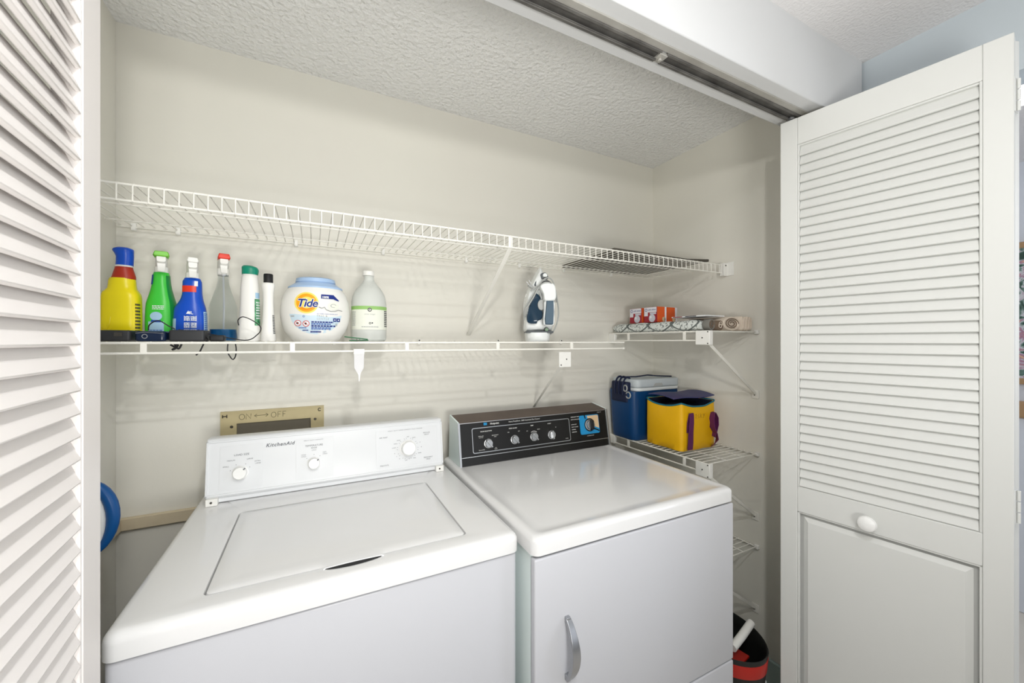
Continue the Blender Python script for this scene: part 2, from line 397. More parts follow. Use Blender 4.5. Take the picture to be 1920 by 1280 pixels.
d2 = thing('door_2', (1.59, 0.69, 0), 'white louvred bifold door folded open on the right of the closet', 'door'); struct(d2)
a2 = math.atan2(-0.44, 0.07)
lf = leaf(d2, 'leading_leaf', 1.30, 0.712, a2); knob(lf, 0.210, 0.866)
jx, jy = 1.424, 0.2705
leaf(d2, 'jamb_leaf', jx, jy, math.atan2(0.425, 0.150), W=0.43)
for z in (1.895, 0.985, 0.25): hinge(d2, 1.387, 0.2645, z, 1)
mb = MB(); mb.lathe([(0.004, 0), (0.004, 0.018)], (1.318, 0.690, 2.028), 10); mb.lathe([(0.010, 0), (0.010, 0.005)], (1.318, 0.690, 2.0355), 14)
mb.build('track_pin', M_chrome, d2)

d1 = thing('door_1', (-0.505, 0.69, 0), 'white louvred bifold door folded open on the left of the closet', 'door'); struct(d1)
lf1 = leaf(d1, 'leading_leaf', -0.214, 0.25, math.atan2(0.45, -0.036), stA=0.045, stB=0.056, m=M_doorL)
lf1.rotation_euler = (0, R(0), math.atan2(0.45, -0.036)); knob(lf1, 0.24, 0.866)
leaf(d1, 'jamb_leaf', -0.475, 0.68, math.atan2(-0.42, 0.21), W=0.43, m=M_doorL)
for z in (1.895, 0.985, 0.25): hinge(d1, -0.243, 0.241, z, 1)

# ---------------------------------------------------------------- wire shelves
def plate(mb, x, y, z, n=(0, -1, 0)): pass
us = thing('wire_shelf', (0.54, 1.30, 1.68), 'long white wire shelf across the top of the back wall', 'shelf', 'white wire shelves in the closet')
mb = MB(); x = XL + 0.012
while x < 1.555:
    mb.tube([(x, YB - 0.006, 1.6815), (x, 1.094, 1.6815), (x, 1.0885, 1.678), (x, 1.0875, 1.642)], 0.00145, 6); x += 0.0254
for y, z in ((YB - 0.007, 1.6785), (1.42, 1.6785), (1.255, 1.6785)): mb.tube([(XL + 0.004, y, z), (1.585, y, z)], 0.0022, 8)
mb.build('wire_deck', M_wire, us)
mb = MB()
for y, z in ((1.092, 1.6785), (1.0905, 1.644)): mb.tube([(XL + 0.004, y, z), (1.575, y, z)], 0.0027, 8)
mb.build('front_rail', M_wire, us)
for x in (-0.465, -0.365, -0.056, 0.224, 0.547, 0.789, 1.02, 1.3):
    mb = MB(); rbox(mb, x - 0.006, x + 0.006, YB - 0.012, YB, 1.668, 1.690, 0.003, 0.002); mb.build('wall_clip', M_wplast, us)
mb = MB(); mb.bar((0.546, 1.092, 1.642), (0.556, YB - 0.003, 1.376), 0.014, 0.003, up=(0, 0, 1)); mb.bar((0.546, 1.092, 1.642), (0.546, 1.092, 1.676), 0.014, 0.004, up=(0, 1, 0))
br = mb.build('support_brace', M_wire, us, bevel=0.0008)
MB().lathe([(0.005, 0), (0.004, -0.004)], (0.556, YB - 0.0045, 1.383), 12, axis='y').build('screw', M_screw, br)
mb = MB(); mb.box(1.560, XR - 0.001, 1.083, 1.086, 1.632, 1.686); mb.box(XR - 0.004, XR - 0.001, 1.055, 1.10, 1.632, 1.690); mb.box(1.560, 1.566, 1.080, 1.10, 1.632, 1.686)
eb = mb.build('end_bracket', M_wplast, us, bevel=0.001)
for p in ((1.575, 1.0825, 1.676),): MB().lathe([(0.003, 0), (0.0025, -0.002)], p, 10, axis='y').build('screw', M_screw, eb)

ls = thing('wire_shelf', (0.3, 1.35, 1.345), 'white wire shelf with hanging rod holding the cleaning bottles', 'shelf', 'white wire shelves in the closet')
mb = MB(); x = XL + 0.010
while x < 1.108: mb.tube([(x, YB - 0.006, 1.3485), (x, 1.197, 1.3485)], 0.00145, 6); x += 0.0254
for y in (YB - 0.007, 1.40, 1.30): mb.tube([(XL + 0.004, y, 1.3455), (1.11, y, 1.3455)], 0.0022, 8)
mb.build('wire_deck', M_wire, ls)
MB().tube([(XL + 0.004, 1.200, 1.3465), (1.112, 1.200, 1.3465)], 0.0030, 10).build('front_rail', M_wire, ls)
mb = MB(); mb.tube([(XL + 0.004, 1.199, 1.3225), (1.106, 1.199, 1.3225)], 0.0030, 10); mb.lathe([(0.002, -0.005), (0.0045, -0.003), (0.005, 0), (0.0045, 0.003), (0.002, 0.005)], (1.108, 1.199, 1.3225), 12, axis='x')
mb.build('hanging_rod', M_wire, ls)
for k in range(5):
    x = -0.356 + 0.3026 * k
    MB().box(x - 0.006, x + 0.006, 1.1965, 1.2005, 1.3215, 1.348).build('rod_hanger', M_wire, ls, bevel=0.0008)
for x in (0.06, 0.356, 0.687, 1.005):
    mb = MB(); rbox(mb, x - 0.005, x + 0.005, YB - 0.011, YB, 1.338, 1.358, 0.003, 0.002); c = mb.build('wall_clip', M_wplast, ls)
    MB().lathe([(0.0028, 0), (0.002, -0.002)], (x, YB - 0.0115, 1.354), 10, axis='y').build('screw', M_screw, c)
mb = MB(); mb.box(0.794, 0.846, 1.190, 1.1935, 1.256, 1.3115); mb.box(0.794, 0.846, 1.1935, 1.204, 1.3085, 1.3115); mb.box(0.802, 0.838, 1.1935, 1.2065, 1.256, 1.259)
pl = mb.build('bracket_plate', M_wplast, ls, bevel=0.0012)
for p in ((0.826, 1.1905, 1.285), (0.802, 1.1905, 1.264)): MB().lathe([(0.003, 0), (0.002, -0.002)], p, 10, axis='y').build('screw', M_screw, pl)
mb = MB(); mb.bar((0.808, 1.2, 1.262), (0.864, YB - 0.003, 1.062), 0.010, 0.003, up=(0, 0, 1)); mb.build('support_brace', M_wire, ls, bevel=0.0008)

def small_shelf(z, label, braced=True):
    X0 = 1.292
    s = thing('wire_shelf', (1.44, 1.22, z), label, 'shelf', 'white wire shelves in the closet')
    mb = MB(); y = YB - 0.012
    while y > 0.962: mb.tube([(XR - 0.006, y, z - 0.0015), (X0 - 0.002, y, z - 0.0015)], 0.0015, 6); y -= 0.0254
    for x in (XR - 0.008, 1.50, 1.40): mb.tube([(x, 0.955, z - 0.0045), (x, YB - 0.006, z - 0.0045)], 0.0022, 8)
    mb.tube([(XR - 0.006, 0.957, z - 0.0035), (X0, 0.957, z - 0.0035)], 0.0022, 8)
    mb.build('wire_deck', M_wire, s)
    MB().tube([(X0, 0.955, z - 0.0045), (X0, YB - 0.004, z - 0.0045)], 0.0030, 10).build('front_rail', M_wire, s)
    MB().tube([(X0, 0.96, z - 0.038), (X0, YB - 0.012, z - 0.038)], 0.0030, 10).build('hanging_rod', M_wire, s)
    for y in (1.06, 1.365): MB().box(X0 - 0.003, X0 + 0.002, y - 0.006, y + 0.006, z - 0.040, z - 0.002).build('rod_hanger', M_wire, s, bevel=0.0008)
    MB().box(X0 - 0.004, X0 + 0.010, YB - 0.045, YB - 0.0005, z - 0.044, z - 0.004).build('end_clip', M_wplast, s, bevel=0.002)
    mb = MB(); mb.box(X0 - 0.006, X0 - 0.003, 0.948, 1.006, z - 0.054, z - 0.001); mb.box(X0 - 0.006, X0 + 0.012, 0.946, 0.949, z - 0.054, z - 0.001)
    pl = mb.build('bracket_plate', M_wplast, s, bevel=0.0012)
    for p in ((X0 - 0.0062, 0.977, z - 0.028), (X0 - 0.0062, 0.954, z - 0.006), (X0 - 0.0062, 0.954, z - 0.049)):
        MB().lathe([(0.0026, 0), (0.002, -0.0016)], p, 10, axis='x').build('screw', M_screw, pl)
    mb = MB(); mb.bar((X0 + 0.004, 0.955, z - 0.05), (XR - 0.004, 0.962, z - 0.252), 0.012, 0.004, up=(0, 1, 0)); mb.box(XR - 0.004, XR - 0.001, 0.950, 0.978, z - 0.272, z - 0.238)
    b = mb.build('support_brace', M_wire, s, bevel=0.001)
    MB().lathe([(0.0026, 0), (0.002, -0.002)], (XR - 0.0042, 0.966, z - 0.258), 10, axis='x').build('screw', M_screw, b)
    MB().box(XR - 0.012, XR - 0.0005, 0.948, 0.964, z - 0.012, z + 0.004).build('wall_clip', M_wplast, s, bevel=0.002)
    return s
small_shelf(1.392, 'short white wire shelf on the right wall carrying fabric and bulb boxes')
small_shelf(0.902, 'short white wire shelf on the right wall carrying the cooler and yellow bag')
small_shelf(0.530, 'lowest short white wire shelf, empty, beside the dryer')

# ---------------------------------------------------------------- washer
wa = thing('washing_machine', (0.072, 1.09, 0), 'white top-loading washer with three round white knobs', 'washing machine')
X0, X1, Y0, Y1, ZT = -0.284, 0.414, 0.779, 1.395, 0.917
mb = MB(); rbox(mb, X0 + 0.004, X1 - 0.004, Y0 + 0.006, Y1, 0.03, 0.8725, 0.012, 0.006); mb.build('cabinet', M_enamel_shaded, wa)
mb = MB()
for x in (X0 + 0.05, X1 - 0.05):
    for y in (Y0 + 0.05, Y1 - 0.05): MB().lathe([(0.02, 0), (0.02, 0.01), (0.008, 0.012), (0.008, 0.032)], (x, y, 0), 14).build('levelling_foot', M_blackm, wa)
# top panel with an opening for the lid
lx0, lx1, ly0, ly1 = -0.168, 0.303, 0.832, 1.196
hx0, hx1, hy0, hy1 = lx0 - 0.0022, lx1 + 0.0022, ly0 - 0.002, ly1 + 0.0015
r_ = 0.020; L = []
L.append(rrect(X0 + 0.004, X1 - 0.004, Y0 + 0.004, Y1, 0.018, 0.8755)); L.append(rrect(X0, X1, Y0, Y1, r_, 0.8765)); L.append(rrect(X0, X1, Y0, Y1, r_, ZT - 0.016))
for t in (22, 45, 67, 90):
    d = 0.016 * (1 - math.cos(R(t))); h = 0.016 * math.sin(R(t)); L.append(rrect(X0 + d, X1 - d, Y0 + d, Y1 - d * 0.2, max(r_ - d * 0.6, 0.004), ZT - 0.016 + h))
L.append(rrect(hx0 - 0.004, hx1 + 0.004, hy0 - 0.004, hy1 + 0.004, 0.014, ZT)); L.append(rrect(hx0 - 0.001, hx1 + 0.001, hy0 - 0.001, hy1 + 0.001, 0.012, ZT - 0.0007))
L.append(rrect(hx0, hx1, hy0, hy1, 0.011, ZT - 0.003)); L.append(rrect(hx0, hx1, hy0, hy1, 0.011, ZT - 0.03))
mb = MB(); mb.loft(L, False, False); mb.build('top_panel', M_enamel, wa)
MB().box(hx0 + 0.0005, hx1 - 0.0005, hy0 + 0.0005, hy1 - 0.0005, ZT - 0.034, ZT - 0.0295).build('tub_opening', M_gap, wa)
mb = MB(); L = []
for d, h in ((0, -0.02), (0, -0.0035), (0.0008, -0.001), (0.003, 0.0), (0.03, 0.0002), (0.045, -0.0012)): L.append(rrect(lx0 + d, lx1 - d, ly0 + d, ly1 - d, max(0.010 - d * 0.1, 0.004), ZT + h))
mb.loft(L, True, True); lid = mb.build('lid', M_enamel, wa)
# finger slot at the lid's front edge: its shade painted as a dark lens
mb = MB(); up = []; lo = []
for k in range(13):
    t = k / 12; x = 0.018 + 0.102 * t; up.append((x, 0.8225 + 0.002 * math.sin(math.pi * t), ZT + 0.0009)); lo.append((x, 0.8205 - 0.0085 * math.sin(math.pi * t) ** 0.7, ZT + 0.0009))
mb.add(up + lo, [(i, i + 1, 14 + i, 13 + i) for i in range(12)]); mb.tube([(0.014, 0.822, ZT + 0.0004)] + [(p[0], p[1] + 0.001, p[2] + 0.0006) for p in up] + [(0.125, 0.822, ZT + 0.0004)], 0.0016, 6, mi=1)
mb.build('painted_finger_slot', [M_gap, M_enamel], wa)
# sloped console
def face_fn(y0, z0, y1, z1):
    dy, dz = y1 - y0, z1 - z0; Ln = math.hypot(dy, dz); dy /= Ln; dz /= Ln
    def f(a, b, off=0.0): return (a, y0 + b * dy - off * dz, z0 + b * dz + off * dy)
    return f
F = face_fn(1.275, 0.925, 1.30, 1.085)
cx0, cx1 = -0.258, 0.386
prof = [(1.277, 0.936), (1.2995, 1.081), (1.3025, 1.0855), (1.308, 1.087), (1.345, 1.086), (1.365, 1.076), (1.392, 0.919), (1.285, 0.919), (1.285, 0.932)]
mb = MB(); mb.prism(prof, cx0, cx1, 'yz'); con = mb.build('console', M_conw, wa, bevel=0.003, seg=3)
mb = MB()                                                                        # raised rim of the control face
def frame(mb, fn, a0, a1, b0, b1, w_, h, mi=0):
    for (p, q, s, t) in ((a0, a1, b1 - w_, b1), (a0, a1, b0, b0 + w_), (a0, a0 + w_, b0, b1), (a1 - w_, a1, b0, b1)):
        vs = [fn(a, b, o) for a in (p, q) for b in (s, t) for o in (-0.001, h)]
        mb.add(vs, [(0, 1, 3, 2), (4, 6, 7, 5), (0, 4, 5, 1), (2, 3, 7, 6), (0, 2, 6, 4), (1, 5, 7, 3)], mi)
frame(mb, F, cx0, cx1, 0.014, 0.158, 0.005, 0.0022); mb.build('rim', M_conw, con, bevel=0.0009)
mb = MB()
for x0, x1 in ((-0.228, -0.130), (-0.048, 0.050), (0.172, 0.368)): patch(mb, lambda a, b: F(a, b, 0.0006), x0, x1, 0.026, 0.142, 0, 1, 1)
mb.build('printed_zone', M_panelgrey, con)
for x in (cx0 + 0.003, cx1 - 0.027):
    mb = MB(); mb.box(x, x + 0.026, 1.268, 1.286, 0.9175, 0.936); b = mb.build('corner_bracket', M_wplast, con, bevel=0.0012)
    MB().lathe([(0.003, 0), (0.0022, -0.0016)], (x + 0.012, 1.2678, 0.927), 10, axis='y').build('screw', M_screw, b)
def dial_knob(a, b, r, h, mat_k, fn, parent, ptr=None, n=30, name='knob'):
    c = Vector(fn(a, b, 0)); nrm = (Vector(fn(a, b, 1)) - c).normalized(); q = nrm.to_track_quat('Z', 'Y').to_matrix()
    mb = MB(); mb.lathe([(r * 1.12, 0), (r * 1.14, h * 0.18), (r * 1.0, h * 0.25), (r * 0.97, h * 0.86), (r * 0.88, h), (r * 0.5, h * 1.0)], c, n, M=q)
    return mb.build(name, mat_k, parent), c, nrm
K3 = ((-0.181, 0.068, 0.0165), (-0.002, 0.069, 0.0155))
for a, b, r in K3:
    k, c, nrm = dial_knob(a, b, r, 0.02, M_knobw, F, con)
    mb = MB(); vs = [F(a + dx, b + dz, 0.0205) for dx, dz in ((r * 0.45, r * 0.6), (r * 0.6, r * 0.45), (r * 0.85, r * 0.72), (r * 0.72, r * 0.85))]; mb.add(vs, [(0, 1, 2, 3)]); mb.build('pointer', M_greyink, k)
kb, c, nrm = dial_knob(0.270, 0.080, 0.0225, 0.026, M_knobw, F, con)
mb = MB(); disc(mb, lambda a, b: F(a, b, 0.0012), 0.270, 0.078, 0.022, 0.030, 0, 40, 1); mb.build('dial_skirt', M_panelgrey, con)
mb = MB(); mb.add([F(0.254 + dx, 0.098 + dz, 0.014) for dx, dz in ((0, 0), (0.005, 0.003), (0.009, -0.012), (0.004, -0.014))], [(0, 1, 2, 3)]); mb.build('pointer', M_wplast, kb)
mb = MB(); f = lambda a, b: F(a, b, 0.0011)
T = lambda s, size, a, b, **k: put_text(mb, s, size, f, (a, b), align='CENTER', **k)
T('KitchenAid', 0.0135, -0.088, 0.129, bold=0.00025, shear=0.25, space=1.15)
T('LOAD SIZE', 0.0072, -0.179, 0.1135); T('SMALL', 0.0048, -0.214, 0.086); T('MEDIUM', 0.0048, -0.203, 0.101); T('LARGE', 0.0048, -0.160, 0.101); T('EXTRA', 0.0045, -0.142, 0.093); T('LARGE', 0.0045, -0.141, 0.087)
T('TEMPERATURE', 0.0072, -0.002, 0.1175); T('RINSE', 0.006, -0.002, 0.111); T('COLD', 0.0045, -0.002, 0.105); T('COLD', 0.0045, -0.029, 0.094); T('COLD', 0.0045, -0.029, 0.089); T('HOT', 0.0045, 0.026, 0.096); T('COLD', 0.0045, 0.027, 0.091)
T('HEAVY DUTY CAPACITY', 0.0040, -0.003, 0.134, space=1.2); T('HEAVY DUTY SUPER CAPACITY PLUS WASHER', 0.0042, 0.264, 0.137, space=1.3)
T('AIR WAIT', 0.0058, 0.195, 0.118); T('DELICATE', 0.0058, 0.196, 0.032); T('REGULAR', 0.0052, 0.333, 0.121); T('HEAVY', 0.0052, 0.333, 0.115); T('PERMANENT', 0.0052, 0.336, 0.041); T('PRESS', 0.0052, 0.336, 0.035)
for i, (a, s_) in enumerate(((88, 'OFF'), (62, 'SOAK'), (25, '14'), (0, '10'), (-30, 'RINSE'), (-62, 'SPIN'), (-98, 'OFF'), (-128, '12'), (170, 'LIGHT'), (150, 'WASH'), (130, 'RINSE'), (198, '8'), (215, '4'))):
    T(s_, 0.0042, 0.270 + 0.044 * math.cos(R(a)), 0.077 + 0.037 * math.sin(R(a)))
for i in range(30):
    a = R(i * 12); 
    if i % 3 != 1: p = 0.270 + 0.0315 * math.cos(a), 0.078 + 0.0315 * math.sin(a); q = 0.270 + 0.0345 * math.cos(a), 0.078 + 0.0345 * math.sin(a); d = (-math.sin(a) * 0.0004, math.cos(a) * 0.0004); mb.add([f(p[0] - d[0], p[1] - d[1]), f(q[0] - d[0], q[1] - d[1]), f(q[0] + d[0], q[1] + d[1]), f(p[0] + d[0], p[1] + d[1])], [(0, 1, 2, 3)])
for cx_, cb_, r__ in K3:
    for a in ((160, 115, 62, 30) if cx_ < -0.1 else (140, 90, 50)): disc(mb, f, cx_ + 0.0245 * math.cos(R(a)), cb_ + 0.0245 * math.sin(R(a)), 0, 0.0009, 0, 8, 1)
mb.build('lettering', M_greyink, con, recalc=False)

# ---------------------------------------------------------------- dryer
dr = thing('clothes_dryer', (0.768, 1.08, 0), 'white front-loading dryer with a black control panel and woodgrain top', 'clothes dryer')
X0, X1, Y0, Y1 = 0.426, 1.110, 0.737, 1.415
mb = MB(); rbox(mb, X0 + 0.004, X1 - 0.004, Y0 + 0.02, Y1, 0.03, 0.874, 0.006, 0.004); mb.build('cabinet', M_dryside, dr)
mb = MB()
for x in (X0 + 0.05, X1 - 0.05):
    for y in (Y0 + 0.06, Y1 - 0.05): MB().lathe([(0.018, 0), (0.018, 0.01), (0.008, 0.012), (0.008, 0.032)], (x, y, 0), 14).build('levelling_foot', M_blackm, dr)
mb = MB(); rbox(mb, X0 + 0.002, X1 - 0.002, Y0, Y0 + 0.0195, 0.411, 0.872, 0.004, 0.004); fr = mb.build('door', M_enamel_shaded, dr)
mb = MB(); rbox(mb, X0 + 0.002, X1 - 0.002, Y0, Y0 + 0.0195, 0.06, 0.4065, 0.004, 0.004); mb.build('lower_panel', M_enamel_shaded, dr)
L = [rrect(X0 + 0.004, X1 - 0.004, Y0 + 0.006, Y1, 0.014, 0.8765), rrect(X0 - 0.001, X1 + 0.001, Y0 - 0.001, Y1, 0.018, 0.879), rrect(X0 - 0.001, X1 + 0.001, Y0 - 0.001, Y1, 0.018, ZT - 0.012)]
for t in (22, 45, 67, 90):
    d = 0.014 * (1 - math.cos(R(t))); L.append(rrect(X0 - 0.001 + d, X1 + 0.001 - d, Y0 - 0.001 + d, Y1, 0.016, ZT - 0.012 + 0.0135 * math.sin(R(t))))
L.append(rrect(X0 + 0.022, X1 - 0.022, Y0 + 0.022, Y1 - 0.01, 0.018, ZT + 0.0012)); L.append(rrect(X0 + 0.027, X1 - 0.027, Y0 + 0.027, Y1 - 0.014, 0.018, ZT - 0.0006)); L.append(rrect(X0 + 0.05, X1 - 0.05, Y0 + 0.05, Y1 - 0.04, 0.018, ZT - 0.0006))
mb = MB(); mb.loft(L, True, True); mb.build('top_panel', M_enamel, dr)
# arched chrome door handle
mb = MB(); loops = []
for k in range(17):
    t = k / 16; z = 0.725 - 0.140 * t; out = 0.004 + 0.030 * math.sin(math.pi * t) ** 0.75; wdt = 0.0065 + 0.004 * math.sin(math.pi * t)
    th = 0.004 + 0.003 * math.sin(math.pi * t); y = Y0 - out; xo = 0.5115
    loops.append([(xo - wdt, y - th, z), (xo + wdt, y - th, z), (xo + wdt, y + th, z), (xo - wdt, y + th, z)])
mb.loft(loops); mb.box(0.506, 0.517, Y0 - 0.010, Y0 + 0.001, 0.713, 0.727); mb.box(0.506, 0.517, Y0 - 0.010, Y0 + 0.001, 0.583, 0.597)
lab(mb.build('handle', M_chrome, fr, bevel=0.0015), 'arched silver handle')
# console
G = face_fn(1.274, 0.917, 1.30, 1.063)
gx0, gx1 = 0.444, 1.106
mb = MB(); mb.prism([(1.276, 0.9185), (1.3015, 1.061), (1.388, 1.073), (1.400, 0.9185)], gx0 + 0.006, gx1 - 0.006, 'yz'); dc = mb.build('console', M_black, dr)
mb = MB(); mb.prism([(1.299, 1.0595), (1.3005, 1.0645), (1.389, 1.0775), (1.392, 1.072)], gx0 + 0.005, gx1 - 0.005, 'yz'); mb.build('woodgrain_cap', M_wood, dc)
for x in (gx0, gx1 - 0.006):
    mb = MB(); mb.prism([(1.272, 0.9185), (1.2985, 1.0625), (1.303, 1.0665), (1.391, 1.0795), (1.402, 0.9185)], x, x + 0.006, 'yz'); e = mb.build('end_cap', M_dryside, dc, bevel=0.0012)
mb = MB()
for x in (gx0, gx1 - 0.006): vs = [G(a, b, o) for a in (x - 0.0004, x + 0.0075) for b in (0.0, 0.1495) for o in (-0.0005, 0.0028)]; mb.add(vs, [(0, 1, 3, 2), (4, 6, 7, 5), (0, 4, 5, 1), (2, 3, 7, 6), (0, 2, 6, 4), (1, 5, 7, 3)])
for b in (0.0285, 0.1455): vs = [G(a, b + db, o) for a in (gx0 + 0.006, gx1 - 0.006) for db in (0, 0.0026) for o in (-0.0005, 0.0016)]; mb.add(vs, [(0, 1, 3, 2), (4, 6, 7, 5), (0, 4, 5, 1), (2, 3, 7, 6), (0, 2, 6, 4), (1, 5, 7, 3)])
mb.build('silver_trim', M_silver, dc, bevel=0.0005)
mb = MB(); L1 = rrect(0.494, 0.910, 0.040, 0.1275, 0.007, 0, 5); L2 = rrect(0.4965, 0.9075, 0.0425, 0.125, 0.0055, 0, 5)
mb.loft([[G(a, b, 0.0002) for a, b, _ in L1], [G(a, b, 0.0016) for a, b, _ in L1], [G(a, b, 0.0016) for a, b, _ in L2], [G(a, b, 0.0002) for a, b, _ in L2]], False, False); mb.build('panel_outline', M_silver, dc)
def lever_knob(a, b, r, ang, parent, mk=M_silver):
    k, c, nrm = dial_knob(a, b, r, 0.010, mk, G, parent, n=24)
    ca, sa = math.cos(R(ang)), math.sin(R(ang)); mb = MB(); L = []
    for o, s_ in ((0.008, 1.0), (0.018, 0.85)):
        L.append([G(a + (x * ca - z * sa) * s_, b + (x * sa + z * ca) * s_, o) for x, z in ((-r * 1.25, -r * 0.22), (r * 1.25, -r * 0.22), (r * 1.25, r * 0.22), (-r * 1.25, r * 0.22))])
    mb.loft(L); mb.build('grip', mk, k, bevel=0.0008); return k
for (a, b), an in (((0.555, 0.069), 125), ((0.661, 0.071), 128), ((0.744, 0.073), 128), ((0.822, 0.0715), 92)): lever_knob(a, b, 0.0145, an, dc)
mb = MB(); g = lambda a, b: G(a, b, 0.0008)
mb.loft([[G(a, b, 0.0001) for a, b, _ in rrect(0.960, 1.058, 0.056, 0.132, 0.007, 0, 5)], [G(a, b, 0.0007) for a, b, _ in rrect(0.960, 1.058, 0.056, 0.132, 0.007, 0, 5)]], False, True, 0)
mb.add([G(a, b, 0.0012) for a, b in ((0.9985, 0.129), (1.052, 0.129), (1.056, 0.125), (1.056, 0.075), (1.009, 0.093))], [(0, 1, 2, 3, 4)], 1)
mb.build('dial_card', [M_bluesq, M_beigesq], dc, recalc=False)
mb = MB(); disc(mb, lambda a, b: G(a, b, 0.0018), 1.009, 0.092, 0, 0.0265, 0, 36, 2)
for p, q in (((0.990, 0.118), (0.986, 0.133)), ((1.030, 0.076), (1.056, 0.064))):
    d = (Vector((q[0] - p[0], q[1] - p[1], 0)).normalized()) * 0.0025; mb.add([G(p[0] - d.y, p[1] + d.x, 0.0018), G(q[0] - d.y, q[1] + d.x, 0.0018), G(q[0] + d.y, q[1] - d.x, 0.0018), G(p[0] + d.y, p[1] - d.x, 0.0018)], [(0, 1, 2, 3)])
mb.build('dial_ring', M_black, dc)
k, c, nrm = dial_knob(1.009, 0.092, 0.0195, 0.014, M_silver, G, dc, name='timer_knob')
mb = MB(); mb.loft([[G(1.009 + x * s_, 0.092 + z * s_, o) for x, z in ((-0.007, -0.021), (0.007, -0.021), (0.007, 0.021), (-0.007, 0.021))] for o, s_ in ((0.011, 1), (0.023, 0.88))]); mb.build('grip', M_blackm, k, bevel=0.001)
mb = MB()
T = lambda s, size, a, b, mi=0, **k: put_text(mb, s, size, g, (a, b), mi=mi, align='CENTER', **k)
vs = [g(a, b) for a, b in ((0.541, 0.134), (0.554, 0.134), (0.554, 0.143), (0.541, 0.143))]; mb.add(vs, [(0, 1, 2, 3)], 1)
T('Hotpoint', 0.0095, 0.584, 0.1345, bold=0.0002); T('Heavy Duty/Extra  3600 Automatic Dry Control', 0.0068, 0.708, 0.1355, bold=0.00005)
T('DRUM SELECTION', 0.0054, 0.549, 0.111, bold=0.0001); T('REGULAR', 0.0046, 0.528, 0.0955); T('COTTON', 0.0038, 0.528, 0.0905); T('PERMANENT', 0.0046, 0.583, 0.094); T('PRESS', 0.0038, 0.583, 0.089)
T('DELICATES', 0.0046, 0.528, 0.0475); T('AIR', 0.0042, 0.583, 0.050); T('FLUFF', 0.0042, 0.583, 0.0455)
T('PRESS GUARD', 0.0054, 0.657, 0.111, bold=0.0001); T('ON', 0.0048, 0.637, 0.098); T('OFF', 0.0048, 0.681, 0.098)
T('TEMP', 0.0054, 0.738, 0.113, bold=0.0001); T('LO', 0.0048, 0.716, 0.095); T('HIGH', 0.0048, 0.766, 0.097); T('START', 0.0054, 0.816, 0.113, bold=0.0001); T('HI', 0.0048, 0.844, 0.097)
for i, s_ in enumerate(('PERMANENT PRESS', 'KNITS & DELICATES', '', 'EXTRA DRY', 'HEAVY LOADS', 'NORMAL', 'DAMP DRY')): put_text(mb, s_, 0.0048, g, (0.919, 0.128 - i * 0.0098), bold=0.00008)
T('TIMED DRY', 0.0044, 1.064, 0.1375); T('AUTOMATIC DRY', 0.0044, 1.009, 0.0475); T('MODEL', 0.0040, 0.892, 0.049)
disc(mb, g, 0.744, 0.073, 0.0195, 0.0213, 0, 14, 1, 50, 125)
mb.build('lettering', [M_whiteink, M_bluesq], dc, recalc=False)

# ---------------------------------------------------------------- beige outlet box on the wall
ob = thing('valve_box', (-0.117, YB, 1.0), 'beige metal washer valve box in the back wall marked ON and OFF', 'valve box')
mb = MB(); yf = YB - 0.010
for (x0, x1, z0, z1) in ((-0.262, 0.028, 1.091, 1.130), (-0.262, 0.028, 0.90, 0.93), (-0.262, -0.220, 0.93, 1.091), (-0.012, 0.028, 0.93, 1.091)): mb.box(x0, x1, yf, YB - 0.0005, z0, z1)
fp = mb.build('face_plate', M_boxbeige, ob)
MB().box(-0.2195, -0.0125, YB - 0.003, YB - 0.0005, 0.9305, 1.0905).build('recess_shade_panel', M_boxdark, ob)  # flat dark panel on the wall paints the shade of an open box
for x, z in ((-0.233, 1.082), (0.001, 1.086)): MB().lathe([(0.0045, 0), (0.003, -0.003)], (x, yf, z), 12, axis='y').build('screw', M_screw, fp)
def stroke(mb, pts, r, y, mi=0): mb.tube([(a, y, b) for a, b in pts], r, 5, mi)
mb = MB(); zz = 1.103; xx = -0.214; h = 0.017; y = yf - 0.0002
def circ(cx, cz, rx, rz, n=10): return [(cx + rx * math.cos(R(90 + 360 * k / n)), cz + rz * math.sin(R(90 + 360 * k / n))) for k in range(n + 1)]
stroke(mb, circ(xx + 0.008, zz + 0.008, 0.0075, 0.0085), 0.0007, y); stroke(mb, [(xx + 0.019, zz), (xx + 0.0195, zz + h), (xx + 0.031, zz + 0.001), (xx + 0.032, zz + h)], 0.0007, y)
stroke(mb, [(xx + 0.048, zz + 0.014), (xx + 0.041, zz + 0.009), (xx + 0.048, zz + 0.004)], 0.0007, y); stroke(mb, [(xx + 0.041, zz + 0.009), (xx + 0.079, zz + 0.010)], 0.0007, y); stroke(mb, [(xx + 0.072, zz + 0.015), (xx + 0.079, zz + 0.010), (xx + 0.072, zz + 0.004)], 0.0007, y)
stroke(mb, circ(xx + 0.094, zz + 0.008, 0.007, 0.0085), 0.0007, y)
for q in (0.106, 0.120): stroke(mb, [(xx + q, zz), (xx + q, zz + h), (xx + q + 0.009, zz + h)], 0.0007, y); stroke(mb, [(xx + q, zz + 0.009), (xx + q + 0.007, zz + 0.009)], 0.0007, y)
mb.build('pencil_writing', M_pencil, fp)
mb = MB(); y = yf - 0.0003
for p in ([(-0.256, 1.111), (-0.256, 1.121)], [(-0.245, 1.111), (-0.245, 1.121)], [(-0.256, 1.116), (-0.245, 1.116)]): stroke(mb, p, 0.0014, y)
stroke(mb, [(0.018, 1.121), (0.013, 1.123), (0.010, 1.118), (0.012, 1.113), (0.018, 1.114)], 0.0013, y); mb.build('marker_letters', M_marker, fp)

